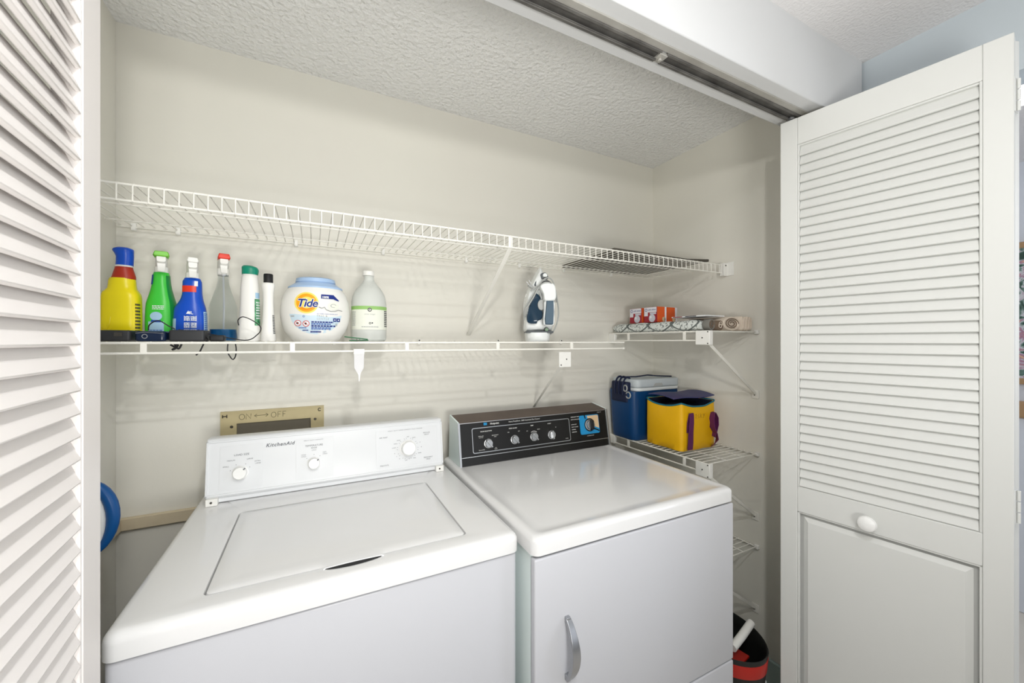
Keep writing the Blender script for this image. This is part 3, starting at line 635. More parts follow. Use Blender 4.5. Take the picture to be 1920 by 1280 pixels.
# ---------------------------------------------------------------- bottles on the lower shelf
SZ = 1.3502      # top of the deck wires
def sec_loop(s, n=36):
    z, rx, ry, cx, cy, e = s; out = []
    for k in range(n):
        a = 2 * math.pi * k / n; c, q = math.cos(a), math.sin(a)
        out.append((cx + rx * math.copysign(abs(c) ** (2 / e), c), cy + ry * math.copysign(abs(q) ** (2 / e), q), z))
    return out
def smooth_secs(secs, m=3):
    out = []
    for i in range(len(secs) - 1):
        p0 = secs[max(i - 1, 0)]; p1 = secs[i]; p2 = secs[i + 1]; p3 = secs[min(i + 2, len(secs) - 1)]
        for k in range(m):
            t = k / m; row = []
            for a, b, c, d in zip(p0, p1, p2, p3): row.append(0.5 * (2 * b + (c - a) * t + (2 * a - 5 * b + 4 * c - d) * t * t + (3 * b - a - 3 * c + d) * t ** 3))
            row[0] = p1[0] + (p2[0] - p1[0]) * t; lo, hi = sorted((p1[1], p2[1])); row[1] = min(max(row[1], lo - 0.002), hi + 0.002); lo, hi = sorted((p1[2], p2[2])); row[2] = min(max(row[2], lo - 0.002), hi + 0.002)
            out.append(tuple(row))
    out.append(secs[-1]); return out
class Body:
    """lofted bottle with world base (bx, by, bz); secs: (z, rx, ry, cx, cy, exponent)"""
    def __init__(s, bx, by, bz, secs, sm=3, zs=1.0):
        secs = [(q[0] * zs,) + tuple(q[1:]) for q in secs]; s.b = (bx, by, bz); s.secs = smooth_secs([x if len(x) == 6 else x + (0,) * (5 - len(x)) + (2.3,) for x in secs], sm)
    def at(s, z):
        S = s.secs; z = min(max(z, S[0][0]), S[-1][0])
        for i in range(len(S) - 1):
            if z <= S[i + 1][0] + 1e-9:
                t = (z - S[i][0]) / max(S[i + 1][0] - S[i][0], 1e-9); return tuple(a + (b - a) * t for a, b in zip(S[i], S[i + 1]))
        return S[-1]
    def loft(s, mb, z0=None, z1=None, mi=0, grow=0.0, cap=True, mib=None):
        z0 = s.secs[0][0] if z0 is None else z0; z1 = s.secs[-1][0] if z1 is None else z1
        zs = [z0] + [q[0] for q in s.secs if z0 + 1e-5 < q[0] < z1 - 1e-5] + [z1]; loops = []
        for z in zs:
            q = list(s.at(z)); q[0] = z; q[1] += grow; q[2] += grow
            loops.append([(x + s.b[0], y + s.b[1], zz + s.b[2]) for x, y, zz in sec_loop(q)])
        mb.loft(loops, cap, cap, mi)
    def surf(s, off=0.0008):   # front-projection: local (x, z) -> point on the -Y side
        def f(x, z):
            q = s.at(z); rx, ry = q[1] + off, q[2] + off; t = min(abs((x - q[3]) / rx), 0.995)
            y = q[4] - ry * (1 - t ** q[5]) ** (1 / q[5]); return (s.b[0] + x, s.b[1] + y, s.b[2] + z)
        return f
    def arc(s, off=0.0008):    # (angle from the front in degrees to the right, z) -> point
        def f(a, z):
            q = s.at(z); th = R(-90 + a); c, n = math.cos(th), math.sin(th)
            return (s.b[0] + q[3] + (q[1] + off) * math.copysign(abs(c) ** (2 / q[5]), c), s.b[1] + q[4] + (q[2] + off) * math.copysign(abs(n) ** (2 / q[5]), n), s.b[2] + z)
        return f
def lines(mb, fn, a0, a1, b0, b1, n, mi=0, gap=0.45, dash=5, sc=1.0):   # small print as broken strips
    for i in range(n):
        z1 = b1 - (b1 - b0) * i / n; z0 = z1 - (b1 - b0) / n * (1 - gap); a = a0
        while a < a1 - 1e-6:
            w_ = (a1 - a0) / dash * random.uniform(0.5, 1.2); e = min(a + w_ * 0.82, a1); patch(mb, fn, a, e, z0, z1, mi, 2, 1); a += w_

def trigger_head(root, x, y, z, capm, bodym, capw=0.017, lean=0.0, trig=M_wplast, caph=0.016, turn=R(14)):
    mb = MB(); mb.lathe([(0.0135, 0), (0.0145, 0.003), (0.0145, 0.016), (0.012, 0.018)], (x, y, z), 24); mb.build('collar', trig if bodym is not M_clear else M_wplast, root)
    mb = MB(); L = []
    for yy, zz, w_, h in ((0.030, 0.030, 0.010, 0.012), (0.020, 0.031, 0.0125, 0.016), (0.0, 0.031, 0.0125, 0.016), (-0.018, 0.034, 0.0115, 0.012), (-0.030, 0.036, 0.009, 0.008)):
        L.append([(px, y + yy, pz) for px, pz in [(x + a, z + zz + b) for a, b in [(q[0], q[1]) for q in rrect(-w_, w_, -h, h, min(w_, h) * 0.5, 0, 3)]]])
    mb.loft(L); hd_ = mb.build('head', bodym, root)
    mb = MB(); L = []
    for yy, w1, w2, zb, zt in ((0.026, capw * 0.8, capw * 0.7, 0.040, 0.040 + caph * 0.9), (-0.024, capw, capw * 0.78, 0.040, 0.040 + caph), (-0.034, capw * 0.92, capw * 0.74, 0.042, 0.040 + caph * 0.9)):
        L.append([(x - w1 * 0.8, y + yy, z + zb), (x - w1, y + yy, z + zb + 0.004), (x - w2, y + yy, z + zt), (x + w2, y + yy, z + zt), (x + w1, y + yy, z + zb + 0.004), (x + w1 * 0.8, y + yy, z + zb)])
    mb.loft(L); cp = mb.build('nozzle_cap', capm, root, bevel=0.0015)
    mb = MB(); L = []
    for k in range(7):
        t = k / 6; yy = y - 0.026 + 0.008 * math.sin(math.pi * t) - 0.004 * t; zz = z + 0.038 - 0.036 * t; w_ = 0.0075 + 0.002 * (1 - t)
        L.append([(x - w_, yy - 0.002, zz), (x + w_, yy - 0.002, zz), (x + w_, yy + 0.003, zz), (x - w_, yy + 0.003, zz)])
    mb.loft(L); tg_ = mb.build('trigger', trig, root, bevel=0.0012)
    for o_ in (hd_, cp, tg_): o_.rotation_euler = (0, 0, turn)

# yellow toilet cleaner bottle with blue cap
bx, by, bz = -0.435, 1.325, SZ
r1 = thing('cleaner_bottle', (bx, by, bz), 'yellow plastic cleaner bottle with a blue cap and dark red neck', 'bottle')
B = Body(bx, by, bz, [(0.0, 0.030, 0.022, 0, 0, 3.4), (0.006, 0.036, 0.026, 0, 0, 3.6), (0.10, 0.036, 0.026, 0, 0, 3.6), (0.112, 0.034, 0.025, 0, 0, 3.2), (0.122, 0.027, 0.021, 0.001, 0, 2.6), (0.140, 0.0255, 0.020, 0.001, 0, 2.3), (0.146, 0.024, 0.019, 0.002, 0, 2.2)], 2, 1.09)
B2 = Body(bx, by, bz, [(0.143, 0.023, 0.019, 0.003, 0, 2.2), (0.150, 0.0225, 0.018, 0.004, 0, 2.2), (0.168, 0.0175, 0.016, 0.004, 0, 2.0), (0.172, 0.017, 0.016, 0.004, 0, 2.0)], 2, 1.09)
mb = MB(); B.loft(mb); bo = mb.build('body', M_yel, r1)
mb = MB(); B2.loft(mb); mb.build('neck', M_darkred, r1)
mb = MB(); Body(bx, by, bz, [(0.172, 0.0165, 0.015, 0.004, 0, 2.0), (0.176, 0.0165, 0.015, 0.004, 0, 2.0)], 3, 1.09).loft(mb); mb.build('neck_ring', M_wplast, r1)
mb = MB(); Body(bx, by, bz, [(0.176, 0.0165, 0.0155, 0.005, 0, 2.2), (0.196, 0.0165, 0.0155, 0.006, 0, 2.2), (0.205, 0.0185, 0.0155, 0.004, 0, 2.2), (0.210, 0.020, 0.016, 0.0025, 0, 2.3), (0.2145, 0.0185, 0.015, 0.003, 0, 2.2), (0.2175, 0.012, 0.010, 0.003, 0, 2.0)], 2, 1.09).loft(mb); mb.build('cap', M_blue, r1)
mb = MB(); ar = B.arc(); lines(mb, ar, 50, 86, 0.02, 0.095, 9, 0, 0.45, 3); mb.build('side_print', M_ink, bo, recalc=False)
mb = MB(); f_ = B.surf(); 
for p in ([(-0.034, 0.028), (-0.028, 0.034), (-0.020, 0.030), (-0.014, 0.042), (-0.012, 0.060)], [(-0.034, 0.020), (-0.022, 0.022), (-0.010, 0.032)], [(-0.030, 0.012), (-0.012, 0.016), (-0.002, 0.028)]): mb.tube([f_(a, b) for a, b in p], 0.0008, 5)
mb.build('embossed_lines', M_yel, bo)

# green spray bottle
bx, by = -0.366, 1.355
r2 = thing('spray_bottle', (bx, by, SZ), 'green spray bottle with a lime green nozzle cap', 'spray bottle')
secs = [(0.0, 0.026, 0.022, 0, 0, 2.8), (0.006, 0.031, 0.025, 0, 0, 2.8), (0.045, 0.0325, 0.026, 0, 0, 2.6), (0.085, 0.031, 0.025, 0, 0, 2.4), (0.110, 0.024, 0.021, 0, 0, 2.3), (0.130, 0.0195, 0.018, 0, 0, 2.2), (0.152, 0.0175, 0.0165, 0, 0, 2.2), (0.158, 0.0155, 0.015, 0, 0, 2.0)]
B = Body(bx, by, SZ, secs, 3, 1.16); mb = MB(); B.loft(mb); bo = mb.build('body', M_green, r2)
mb = MB(); ar = B.arc(0.0004); patch(mb, ar, 42, 120, 0.012, 0.175, 0, 8, 14); mb.build('side_sleeve', M_green2, bo, recalc=False)
mb = MB(); f_ = B.surf(0.0012); disc(mb, f_, -0.004, 0.066, 0, 0.0125, 0, 24, 3, sq=0.9); patch(mb, f_, -0.020, 0.012, 0.010, 0.052, 0, 8, 6); patch(mb, B.surf(0.0016), -0.014, 0.006, 0.050, 0.056, 1, 6, 1)
lines(mb, B.surf(0.0016), -0.012, 0.012, 0.082, 0.094, 3, 2, 0.5, 4); lines(mb, B.surf(0.0016), -0.017, 0.010, 0.014, 0.030, 3, 1, 0.6, 4)
ar2 = B.arc(0.0012); patch(mb, ar2, 48, 78, 0.012, 0.028, 2, 4, 2); lines(mb, B.arc(0.0016), 52, 74, 0.014, 0.026, 3, 3, 0.4, 3); patch(mb, B.arc(0.0012), -72, -40, 0.150, 0.176, 1, 4, 3)
mb.build('label', [M_paleblue, M_blueink, M_labelwhite, M_ink], bo, recalc=False)
trigger_head(r2, bx, by, SZ + 0.181, M_lime, M_wplast)

# blue spray bottle
bx, by = -0.300, 1.335
r3 = thing('spray_bottle', (bx, by, SZ), 'blue spray bottle with a white trigger head and red label band', 'spray bottle')
secs = [(0.0, 0.030, 0.022, 0, 0, 3.0), (0.006, 0.035, 0.025, 0, 0, 3.0), (0.060, 0.035, 0.025, 0, 0, 2.8), (0.078, 0.033, 0.024, 0, 0, 2.6), (0.096, 0.025, 0.021, 0.003, 0, 2.4), (0.112, 0.0215, 0.019, 0.004, 0, 2.3), (0.140, 0.0205, 0.0175, 0.004, 0, 2.3), (0.148, 0.017, 0.015, 0.004, 0, 2.0)]
B = Body(bx, by, SZ, secs, 3, 1.15); mb = MB(); B.loft(mb); bo = mb.build('body', M_blue, r3)
mb = MB(); f_ = B.surf(0.0008)
patch(mb, f_, -0.0155, 0.016, 0.132, 0.149, 0, 6, 3); patch(mb, B.surf(0.0012), 0.012, 0.019, 0.148, 0.162, 1, 3, 3)
for i in range(3):
    for j in range(2): patch(mb, f_, -0.008 + j * 0.014, 0.004 + j * 0.014, 0.018 + i * 0.018, 0.032 + i * 0.018, 1, 4, 2)
lines(mb, B.surf(0.0013), -0.007, 0.017, 0.019, 0.068, 12, 2, 0.5, 4)
mb.add([f_(-0.004, 0.073), f_(0.001, 0.082), f_(0.003, 0.073)], [(0, 1, 2)], 1); put_text(mb, '4L', 0.011, f_, (0.000, 0.0725), mi=1, fine=True, bold=0.0003)
patch(mb, f_, -0.010, 0.020, 0.008, 0.0095, 1, 4, 1)
patch(mb, B.arc(0.0008), -80, -38, 0.010, 0.060, 3, 6, 4)
patch(mb, B.arc(0.0008), 58, 95, 0.008, 0.080, 3, 6, 6); lines(mb, B.arc(0.0013), 62, 90, 0.012, 0.076, 12, 2, 0.5, 3)
mb.build('label', [M_red, M_labelwhite, M_blueink, M_paleblue], bo, recalc=False)
trigger_head(r3, bx + 0.004, by, SZ + 0.168, M_wplast, M_wplast, capw=0.013)

# clear spray bottle with blue liquid
bx, by = -0.233, 1.365
r4 = thing('spray_bottle', (bx, by, SZ), 'clear spray bottle with red nozzle cap and blue liquid inside', 'spray bottle')
secs = [(0.0, 0.028, 0.026, 0, 0, 2.2), (0.006, 0.033, 0.030, 0, 0, 2.2)] + [(0.02 + 0.012 * i, 0.033 - (0.0016 if i % 2 else 0), 0.030 - (0.0016 if i % 2 else 0), 0, 0, 2.1) for i in range(7)] + [(0.115, 0.028, 0.026, 0, 0, 2.1), (0.150, 0.017, 0.016, 0, 0, 2), (0.178, 0.0125, 0.0125, 0, 0, 2), (0.190, 0.012, 0.012, 0, 0, 2)]
B = Body(bx, by, SZ, secs, 2); mb = MB(); B.loft(mb); mb.build('body', M_clear, r4)
mb = MB(); B.loft(mb, 0.003, 0.034, grow=-0.0016); mb.build('liquid', M_bluelq, r4)
mb = MB(); mb.tube([(bx, by, SZ + 0.006), (bx + 0.002, by, SZ + 0.10), (bx, by, SZ + 0.19)], 0.0022, 8); mb.build('dip_tube', M_labelwhite, r4)
mb = MB(); mb.lathe([(0.013, 0), (0.013, 0.005)], (bx, by, SZ + 0.186), 20); mb.build('neck_ring', M_silver, r4)
trigger_head(r4, bx, by, SZ + 0.189, M_red, M_wplast, capw=0.015, caph=0.017)

# white bottle with teal cap
bx, by = -0.166, 1.330
r5 = thing('lotion_bottle', (bx, by, SZ), 'white shampoo bottle with a teal green flip cap', 'bottle')
B = Body(bx, by, SZ, [(0.0, 0.024, 0.018, 0, 0, 2.4), (0.004, 0.0275, 0.020, 0, 0, 2.4), (0.03, 0.026, 0.0195, 0, 0, 2.3), (0.10, 0.0235, 0.0185, 0.001, 0, 2.3), (0.150, 0.0225, 0.018, 0.001, 0, 2.3), (0.184, 0.0195, 0.0165, 0.001, 0, 2.2), (0.190, 0.018, 0.0155, 0.001, 0, 2.1)])
mb = MB(); B.loft(mb); bo = mb.build('body', M_wplast, r5)
mb = MB(); Body(bx, by, SZ, [(0.190, 0.0195, 0.017, 0.001, 0, 2.2), (0.203, 0.0205, 0.0175, 0.002, 0, 2.2), (0.211, 0.0185, 0.016, 0.000, 0, 2.2), (0.215, 0.012, 0.010, -0.003, 0, 2.0)]).loft(mb); mb.build('cap', M_teal, r5)
mb = MB(); patch(mb, B.arc(0.0006), 30, 88, 0.045, 0.120, 0, 8, 8); lines(mb, B.arc(0.0011), 40, 82, 0.060, 0.112, 7, 1, 0.5, 3); patch(mb, B.arc(0.0006), 36, 80, 0.122, 0.138, 2, 5, 2); mb.build('label', [M_foil, M_labelwhite, M_paleblue], bo, recalc=False)

# slim white bottle with black cap
bx, by = -0.119, 1.315
r6 = thing('lotion_bottle', (bx, by, SZ), 'slim white bottle with a small black cap', 'bottle')
B = Body(bx, by, SZ, [(0.0, 0.017, 0.015, 0, 0, 2.3), (0.004, 0.019, 0.017, 0, 0, 2.3), (0.03, 0.0165, 0.015, 0, 0, 2.3), (0.10, 0.0135, 0.013, 0, 0, 2.2), (0.140, 0.0135, 0.013, 0, 0, 2.2), (0.160, 0.0165, 0.015, 0, 0, 2.2), (0.167, 0.0145, 0.013, 0, 0, 2.0)])
mb = MB(); B.loft(mb); bo = mb.build('body', M_wplast, r6)
mb = MB(); mb.lathe([(0.0105, 0), (0.0118, 0.001), (0.0118, 0.024), (0.0105, 0.026)], (bx, by, SZ + 0.167), 24); mb.build('cap', M_blackm, r6)
mb = MB(); lines(mb, B.arc(0.0006), 45, 85, 0.02, 0.075, 12, 0, 0.4, 2); mb.build('side_print', M_ink, bo, recalc=False)

# laundry pod tub
bx, by = 0.003, 1.335
r7 = thing('detergent_tub', (bx, by, SZ), 'round white laundry detergent tub with a powder blue lid', 'detergent tub')
B = Body(bx, by, SZ, [(0.0, 0.058, 0.046, 0, 0, 2.0), (0.005, 0.066, 0.052, 0, 0, 2.0), (0.03, 0.083, 0.066, 0, 0, 2.0), (0.06, 0.0925, 0.073, 0, 0, 2.0), (0.090, 0.095, 0.075, 0, 0, 2.0), (0.12, 0.0915, 0.0725, 0, 0, 2.0), (0.145, 0.083, 0.066, 0, 0, 2.0), (0.162, 0.071, 0.058, 0, 0, 2.0)], 4)
mb = MB(); B.loft(mb); bo = mb.build('body', M_wplast, r7)
mb = MB(); Body(bx, by, SZ, [(0.158, 0.0745, 0.060, 0, 0, 2.0), (0.162, 0.0745, 0.060, 0, 0, 2.0), (0.170, 0.062, 0.051, 0, 0, 2.0), (0.177, 0.052, 0.044, 0, 0, 2.0), (0.1775, 0.055, 0.046, 0, 0, 2.0), (0.188, 0.053, 0.044, 0, 0, 2.0), (0.191, 0.046, 0.038, 0, 0, 2.0)], 1).loft(mb); mb.build('lid', M_capblue, r7)
def tz(px, py): return ((px - 640) / 1270 * 0.19, (1225 - py) / 1150 * 0.188)
mb = MB()
# pale blue lower label
fz = B.surf(0.0005)
L_ = MB(); 
a0 = [tz(190, 760), tz(230, 880), tz(300, 970), tz(400, 1040), tz(520, 1085), tz(650, 1100), tz(800, 1070), tz(920, 1020), tz(1010, 940), tz(1080, 840), tz(1100, 760)]
top_ = [tz(190, 745), tz(270, 745), tz(360, 755), tz(450, 760), tz(540, 770), tz(650, 760), tz(760, 780), tz(860, 790), tz(950, 780), tz(1040, 770), tz(1100, 750)]
vs = []; 
for (a, b) in zip(a0, top_):
    for k in range(6): t = k / 5; vs.append(fz(a[0] + (b[0] - a[0]) * t, a[1] + (b[1] - a[1]) * t))
mb.add(vs, [(i * 6 + j, (i + 1) * 6 + j, (i + 1) * 6 + j + 1, i * 6 + j + 1) for i in range(10) for j in range(5)], 0)
cx_, cz_ = tz(480, 545)
disc(mb, B.surf(0.0007), cx_, cz_, 0, 0.0310, 1, 40, 5, sq=1.0); disc(mb, B.surf(0.0010), cx_, cz_, 0, 0.0265, 2, 40, 5); disc(mb, B.surf(0.0013), cx_, cz_, 0.0165, 0.022, 3, 40, 2, 200, 340); disc(mb, B.surf(0.0013), cx_, cz_, 0, 0.0175, 1, 30, 3)
f1 = B.surf(0.0017); f2 = B.surf(0.0024); t0 = tz(300, 615)
put_text(mb, 'Tide', 0.0315, f1, (t0[0] + 0.001, t0[1]), mi=4, fine=True, bold=0.0019, shear=0.25, space=0.93); put_text(mb, 'Tide', 0.0315, f2, (t0[0] + 0.001, t0[1]), mi=5, fine=True, bold=0.0006, shear=0.25, space=0.93)
q = B.surf(0.0012)
pts = [tz(725, 400), tz(745, 385), tz(1000, 415), tz(1050, 495), tz(880, 480), tz(735, 460)]; 
a_, b_ = tz(730, 462), tz(1000, 385); patch(mb, q, a_[0], tz(960, 0)[0], a_[1], b_[1], 5, 14, 4)
for k in range(6): x_ = tz(960 + 15 * k, 0)[0]; patch(mb, q, x_, tz(975 + 15 * k, 0)[0], tz(0, 470 + 5 * k)[1], tz(0, 400 + 14 * k)[1], 5, 2, 3)
p = tz(742, 452); put_text(mb, '100%', 0.0085, f2, p, mi=4, fine=True, bold=0.0003, shear=0.1)
p = tz(950, 590); disc(mb, q, p[0], p[1], 0, 0.0155, 6, 24, 3, sq=0.75); disc(mb, f1, p[0], p[1] + 0.001, 0.006, 0.008, 7, 20, 1, 20, 300, sq=0.7)
mb.tube([f1(*tz(a, b)) for a, b in ((690, 615), (740, 635), (790, 615), (820, 660), (900, 685), (980, 680), (1040, 655), (1110, 670))], 0.0012, 5, mi=7)
p = tz(655, 745); put_text(mb, 'HE TURBO CLEAN DETERGENT', 0.0040, f1, p, mi=8); p = tz(655, 790); put_text(mb, 'FREE &', 0.0075, f1, p, mi=7, space=1.3); p = tz(650, 840); put_text(mb, 'GENTLE', 0.0075, f1, p, mi=7, space=1.3)
for a, b in ((330, 905), (470, 912)):
    p = tz(a, b); disc(mb, q, p[0], p[1], 0, 0.0080, 4, 24, 1); disc(mb, f1, p[0], p[1], 0.0072, 0.0088, 9, 24, 1); disc(mb, f1, p[0] - 0.001, p[1], 0, 0.003, 10, 10, 1)
    mb.tube([f2(p[0] - 0.005, p[1] + 0.005), f2(p[0] + 0.005, p[1] - 0.005)], 0.0005, 4, mi=9)
for a in (975, 1042): p = tz(a, 838); patch(mb, q, p[0] - 0.0045, p[0] + 0.0045, p[1] - 0.005, p[1] + 0.005, 5, 2, 2); disc(mb, f1, p[0], p[1], 0, 0.002, 4, 10, 1)
p = tz(430, 785); disc(mb, f1, p[0], p[1], 0.0018, 0.0028, 8, 14, 1)
for (x0, y0, x1, y1, n, mi) in ((560, 870, 950, 905, 1, 5), (560, 905, 900, 935, 1, 8), (560, 938, 985, 975, 1, 5), (560, 975, 900, 1020, 2, 8), (410, 1020, 510, 1045, 1, 5), (545, 1040, 730, 1080, 1, 5), (345, 980, 480, 1000, 1, 8), (210, 770, 270, 800, 2, 7), (985, 900, 1020, 950, 3, 7)):
    a = tz(x0, y1); b = tz(x1, y0); lines(mb, f1, a[0], b[0], a[1], b[1], n, mi, 0.3, 7)
mb.build('label', [mat('pale_label_tint', (206, 226, 238), 0.5), M_yelprint, M_orange, M_orange2, M_labelwhite, M_navyink, M_labelcream, M_cord, M_blueink, M_redink, M_ink], bo, recalc=False)

# vinegar jug
bx, by = 0.160, 1.365
r8 = thing('plastic_jug', (bx, by, SZ), 'milky plastic jug with a green striped label and white cap', 'jug')
B = Body(bx, by, SZ, [(0.0, 0.047, 0.044, 0, 0, 2.2), (0.006, 0.054, 0.050, 0, 0, 2.2), (0.10, 0.054, 0.050, 0, 0, 2.1), (0.120, 0.0545, 0.050, 0, 0, 2.1), (0.150, 0.050, 0.047, 0, 0, 2), (0.175, 0.036, 0.034, 0, 0, 2), (0.196, 0.019, 0.018, 0, 0, 2), (0.206, 0.0155, 0.0155, 0, 0, 2), (0.215, 0.0155, 0.0155, 0, 0, 2)])
mb = MB(); B.loft(mb); bo = mb.build('body', M_milk, r8)
mb = MB(); mb.lathe([(0.0175, 0), (0.0185, 0.001), (0.0185, 0.014), (0.0165, 0.016)], (bx - 0.002, by, SZ + 0.2155), 26); mb.build('cap', M_wplast, r8)
mb = MB(); ar = B.arc(0.0008); patch(mb, ar, -85, 88, 0.038, 0.102, 0, 28, 3); patch(mb, ar, -85, 88, 0.102, 0.113, 1, 28, 1); ar = B.arc(0.0013)
lines(mb, ar, 50, 84, 0.045, 0.100, 9, 2, 0.4, 3); lines(mb, ar, -72, -52, 0.048, 0.096, 12, 3, 0.5, 3)
s_ = B.surf(0.0016); disc(mb, s_, -0.004, 0.101, 0, 0.0062, 2, 20, 1); disc(mb, B.surf(0.002), -0.004, 0.101, 0.0, 0.0038, 0, 16, 1); put_text(mb, 'P', 0.0075, B.surf(0.0024), (-0.0062, 0.0985), mi=2, bold=0.0002)
put_text(mb, 'white vinegar', 0.0062, s_, (-0.020, 0.085), mi=3); disc(mb, s_, -0.003, 0.058, 0.002, 0.0035, 2, 12, 1); disc(mb, s_, 0.004, 0.059, 0.0, 0.0022, 2, 10, 1); lines(mb, s_, -0.028, 0.024, 0.044, 0.048, 1, 3, 0.3, 9)
mb.build('label', [M_labelcream, M_greenstripe, M_ink, M_cord], bo, recalc=False)

# green clothespin lying on the front rail
r9 = thing('clothespin', (0.112, 1.212, SZ), 'green plastic clothes peg lying on the shelf before the jug', 'clothespin')
mb = MB(); y = 1.210
mb.bar((0.075, y, SZ + 0.0135), (0.138, y - 0.004, SZ + 0.0060), 0.009, 0.0032); mb.bar((0.088, y + 0.002, SZ + 0.0025), (0.140, y + 0.002, SZ + 0.0035), 0.009, 0.003)
b = mb.build('prongs', M_pin, r9, bevel=0.001)
mb = MB(); mb.tube([(0.112 + 0.004 * math.cos(R(a)), y - 0.006, SZ + 0.006 + 0.004 * math.sin(R(a))) for a in range(0, 360, 30)], 0.0008, 6, closed=True); mb.tube([(0.108, y - 0.006, SZ + 0.006), (0.108, y + 0.006, SZ + 0.006)], 0.0008, 6); mb.build('spring', M_screw, r9)

# white plastic clip hanging from the rod
rh = thing('shelf_sign_holder', (0.112, 1.2, 1.28), 'white plastic clip strip hanging from the hanging rod', 'clip')
mb = MB(); mb.box(0.0985, 0.1275, 1.1935, 1.2045, 1.3265, 1.3285); mb.box(0.0985, 0.1275, 1.1925, 1.1945, 1.314, 1.3285); mb.build('clip_top', M_wplast, rh, bevel=0.0006)
mb = MB(); mb.prism([(0.0995, 1.314), (0.1265, 1.314), (0.1255, 1.275), (0.119, 1.262), (0.107, 1.262), (0.1005, 1.275)], 1.193, 1.1945, 'xz'); mb.build('strip', mat('frosted_strip', (238, 238, 240), 0.35, trans=0.35), rh)
mb = MB(); mb.prism([(0.107, 1.262), (0.118, 1.262), (0.1165, 1.2545), (0.1145, 1.236), (0.1115, 1.236), (0.1105, 1.2545)], 1.1915, 1.196, 'xz'); mb.build('hook_tip', M_wplast, rh, bevel=0.0008)

# ---------------------------------------------------------------- chargers and cables at the left end
def slab(name, x0, x1, y0, y1, h, m, label, z=SZ, r=0.006, cat='charger'):
    t = thing(name, ((x0 + x1) / 2, (y0 + y1) / 2, z), label, cat, None); mb = MB(); rbox(mb, x0, x1, y0, y1, z, z + h, r, min(0.004, h / 3)); mb.build('case', m, t); return t
t = slab('power_adapter', -0.470, -0.382, 1.208, 1.265, 0.026, M_plug, 'black power adapter brick under the yellow bottle, leftmost of the adapters')
mb = MB(); mb.box(-0.410, -0.396, 1.2065, 1.2085, SZ + 0.012, SZ + 0.021); mb.build('port', M_screw, t)
t = slab('phone_charger', -0.375, -0.318, 1.205, 1.258, 0.0245, M_plugn, 'small navy blue charger with a glossy face between black adapters', r=0.009)
mb = MB(); disc(mb, lambda a, b: (a, 1.2046, b), -0.356, SZ + 0.012, 0.004, 0.0055, 0, 18, 1); mb.tube([(-0.372, 1.2045, SZ + 0.019), (-0.356, 1.2042, SZ + 0.0215), (-0.322, 1.2045, SZ + 0.019)], 0.0006, 5); mb.build('face_ring', M_silver, t)
t = slab('power_adapter', -0.313, -0.243, 1.205, 1.262, 0.028, M_plug, 'dark grey power adapter in front of the blue spray bottle')
t = slab('cord_plug', -0.236, -0.205, 1.212, 1.24, 0.016, M_cable, 'small black cord plug lying right of the dark grey adapter', r=0.004, cat='plug')
def cable(name, pts, label, r=0.0013, cat='cable'):
    def cr(p0, p1, p2, p3, t): return tuple(0.5 * (2 * b + (c - a) * t + (2 * a - 5 * b + 4 * c - d) * t * t + (3 * b - a - 3 * c + d) * t ** 3) for a, b, c, d in zip(p0, p1, p2, p3))
    P = [pts[0]] + list(pts) + [pts[-1]]; out = []
    for i in range(len(P) - 3):
        for k in range(6): out.append(cr(P[i], P[i + 1], P[i + 2], P[i + 3], k / 6))
    out.append(pts[-1]); mb = MB(); mb.tube(out, r, 7); o = mb.build(name, M_cable); tag(o, label, cat); return o
cable('charging_cable', [(-0.355, 1.225, SZ + 0.026), (-0.352, 1.222, SZ + 0.040), (-0.336, 1.222, SZ + 0.050), (-0.318, 1.224, SZ + 0.038), (-0.305, 1.225, SZ + 0.030)], 'thin black cable looping up from the navy charger before the green bottle')
cable('charging_cable', [(-0.300, 1.23, SZ + 0.029), (-0.240, 1.235, SZ + 0.019), (-0.165, 1.235, SZ + 0.003), (-0.136, 1.228, SZ + 0.018), (-0.128, 1.226, SZ + 0.036), (-0.142, 1.226, SZ + 0.052), (-0.166, 1.226, SZ + 0.064), (-0.178, 1.228, SZ + 0.056), (-0.177, 1.230, SZ + 0.042)], 'thin black cable curling up in front of the teal-capped white bottle')
cable('charging_cable', [(-0.312, 1.216, SZ - 0.008), (-0.302, 1.216, SZ - 0.016), (-0.308, 1.214, SZ - 0.020), (-0.297, 1.214, SZ - 0.010), (-0.304, 1.213, SZ - 0.004), (-0.296, 1.213, SZ - 0.018), (-0.290, 1.214, SZ - 0.006)], 'bunched black cable knot hanging under the shelf left end', 0.0022)
cable('charging_cable', [(-0.262, 1.235, SZ + 0.0285), (-0.240, 1.218, SZ + 0.006), (-0.247, 1.214, SZ - 0.006), (-0.254, 1.213, SZ - 0.024), (-0.262, 1.213, SZ - 0.034)], 'short black cable end hanging through the shelf below the dark grey adapter', 0.0018)
cable('charging_cable', [(-0.197, 1.212, SZ - 0.002), (-0.198, 1.212, SZ - 0.025), (-0.192, 1.212, SZ - 0.040), (-0.186, 1.212, SZ - 0.046), (-0.181, 1.212, SZ - 0.036), (-0.180, 1.212, SZ - 0.018), (-0.182, 1.212, SZ - 0.002)], 'black cable loop hanging down below the hanging rod', 0.0014)

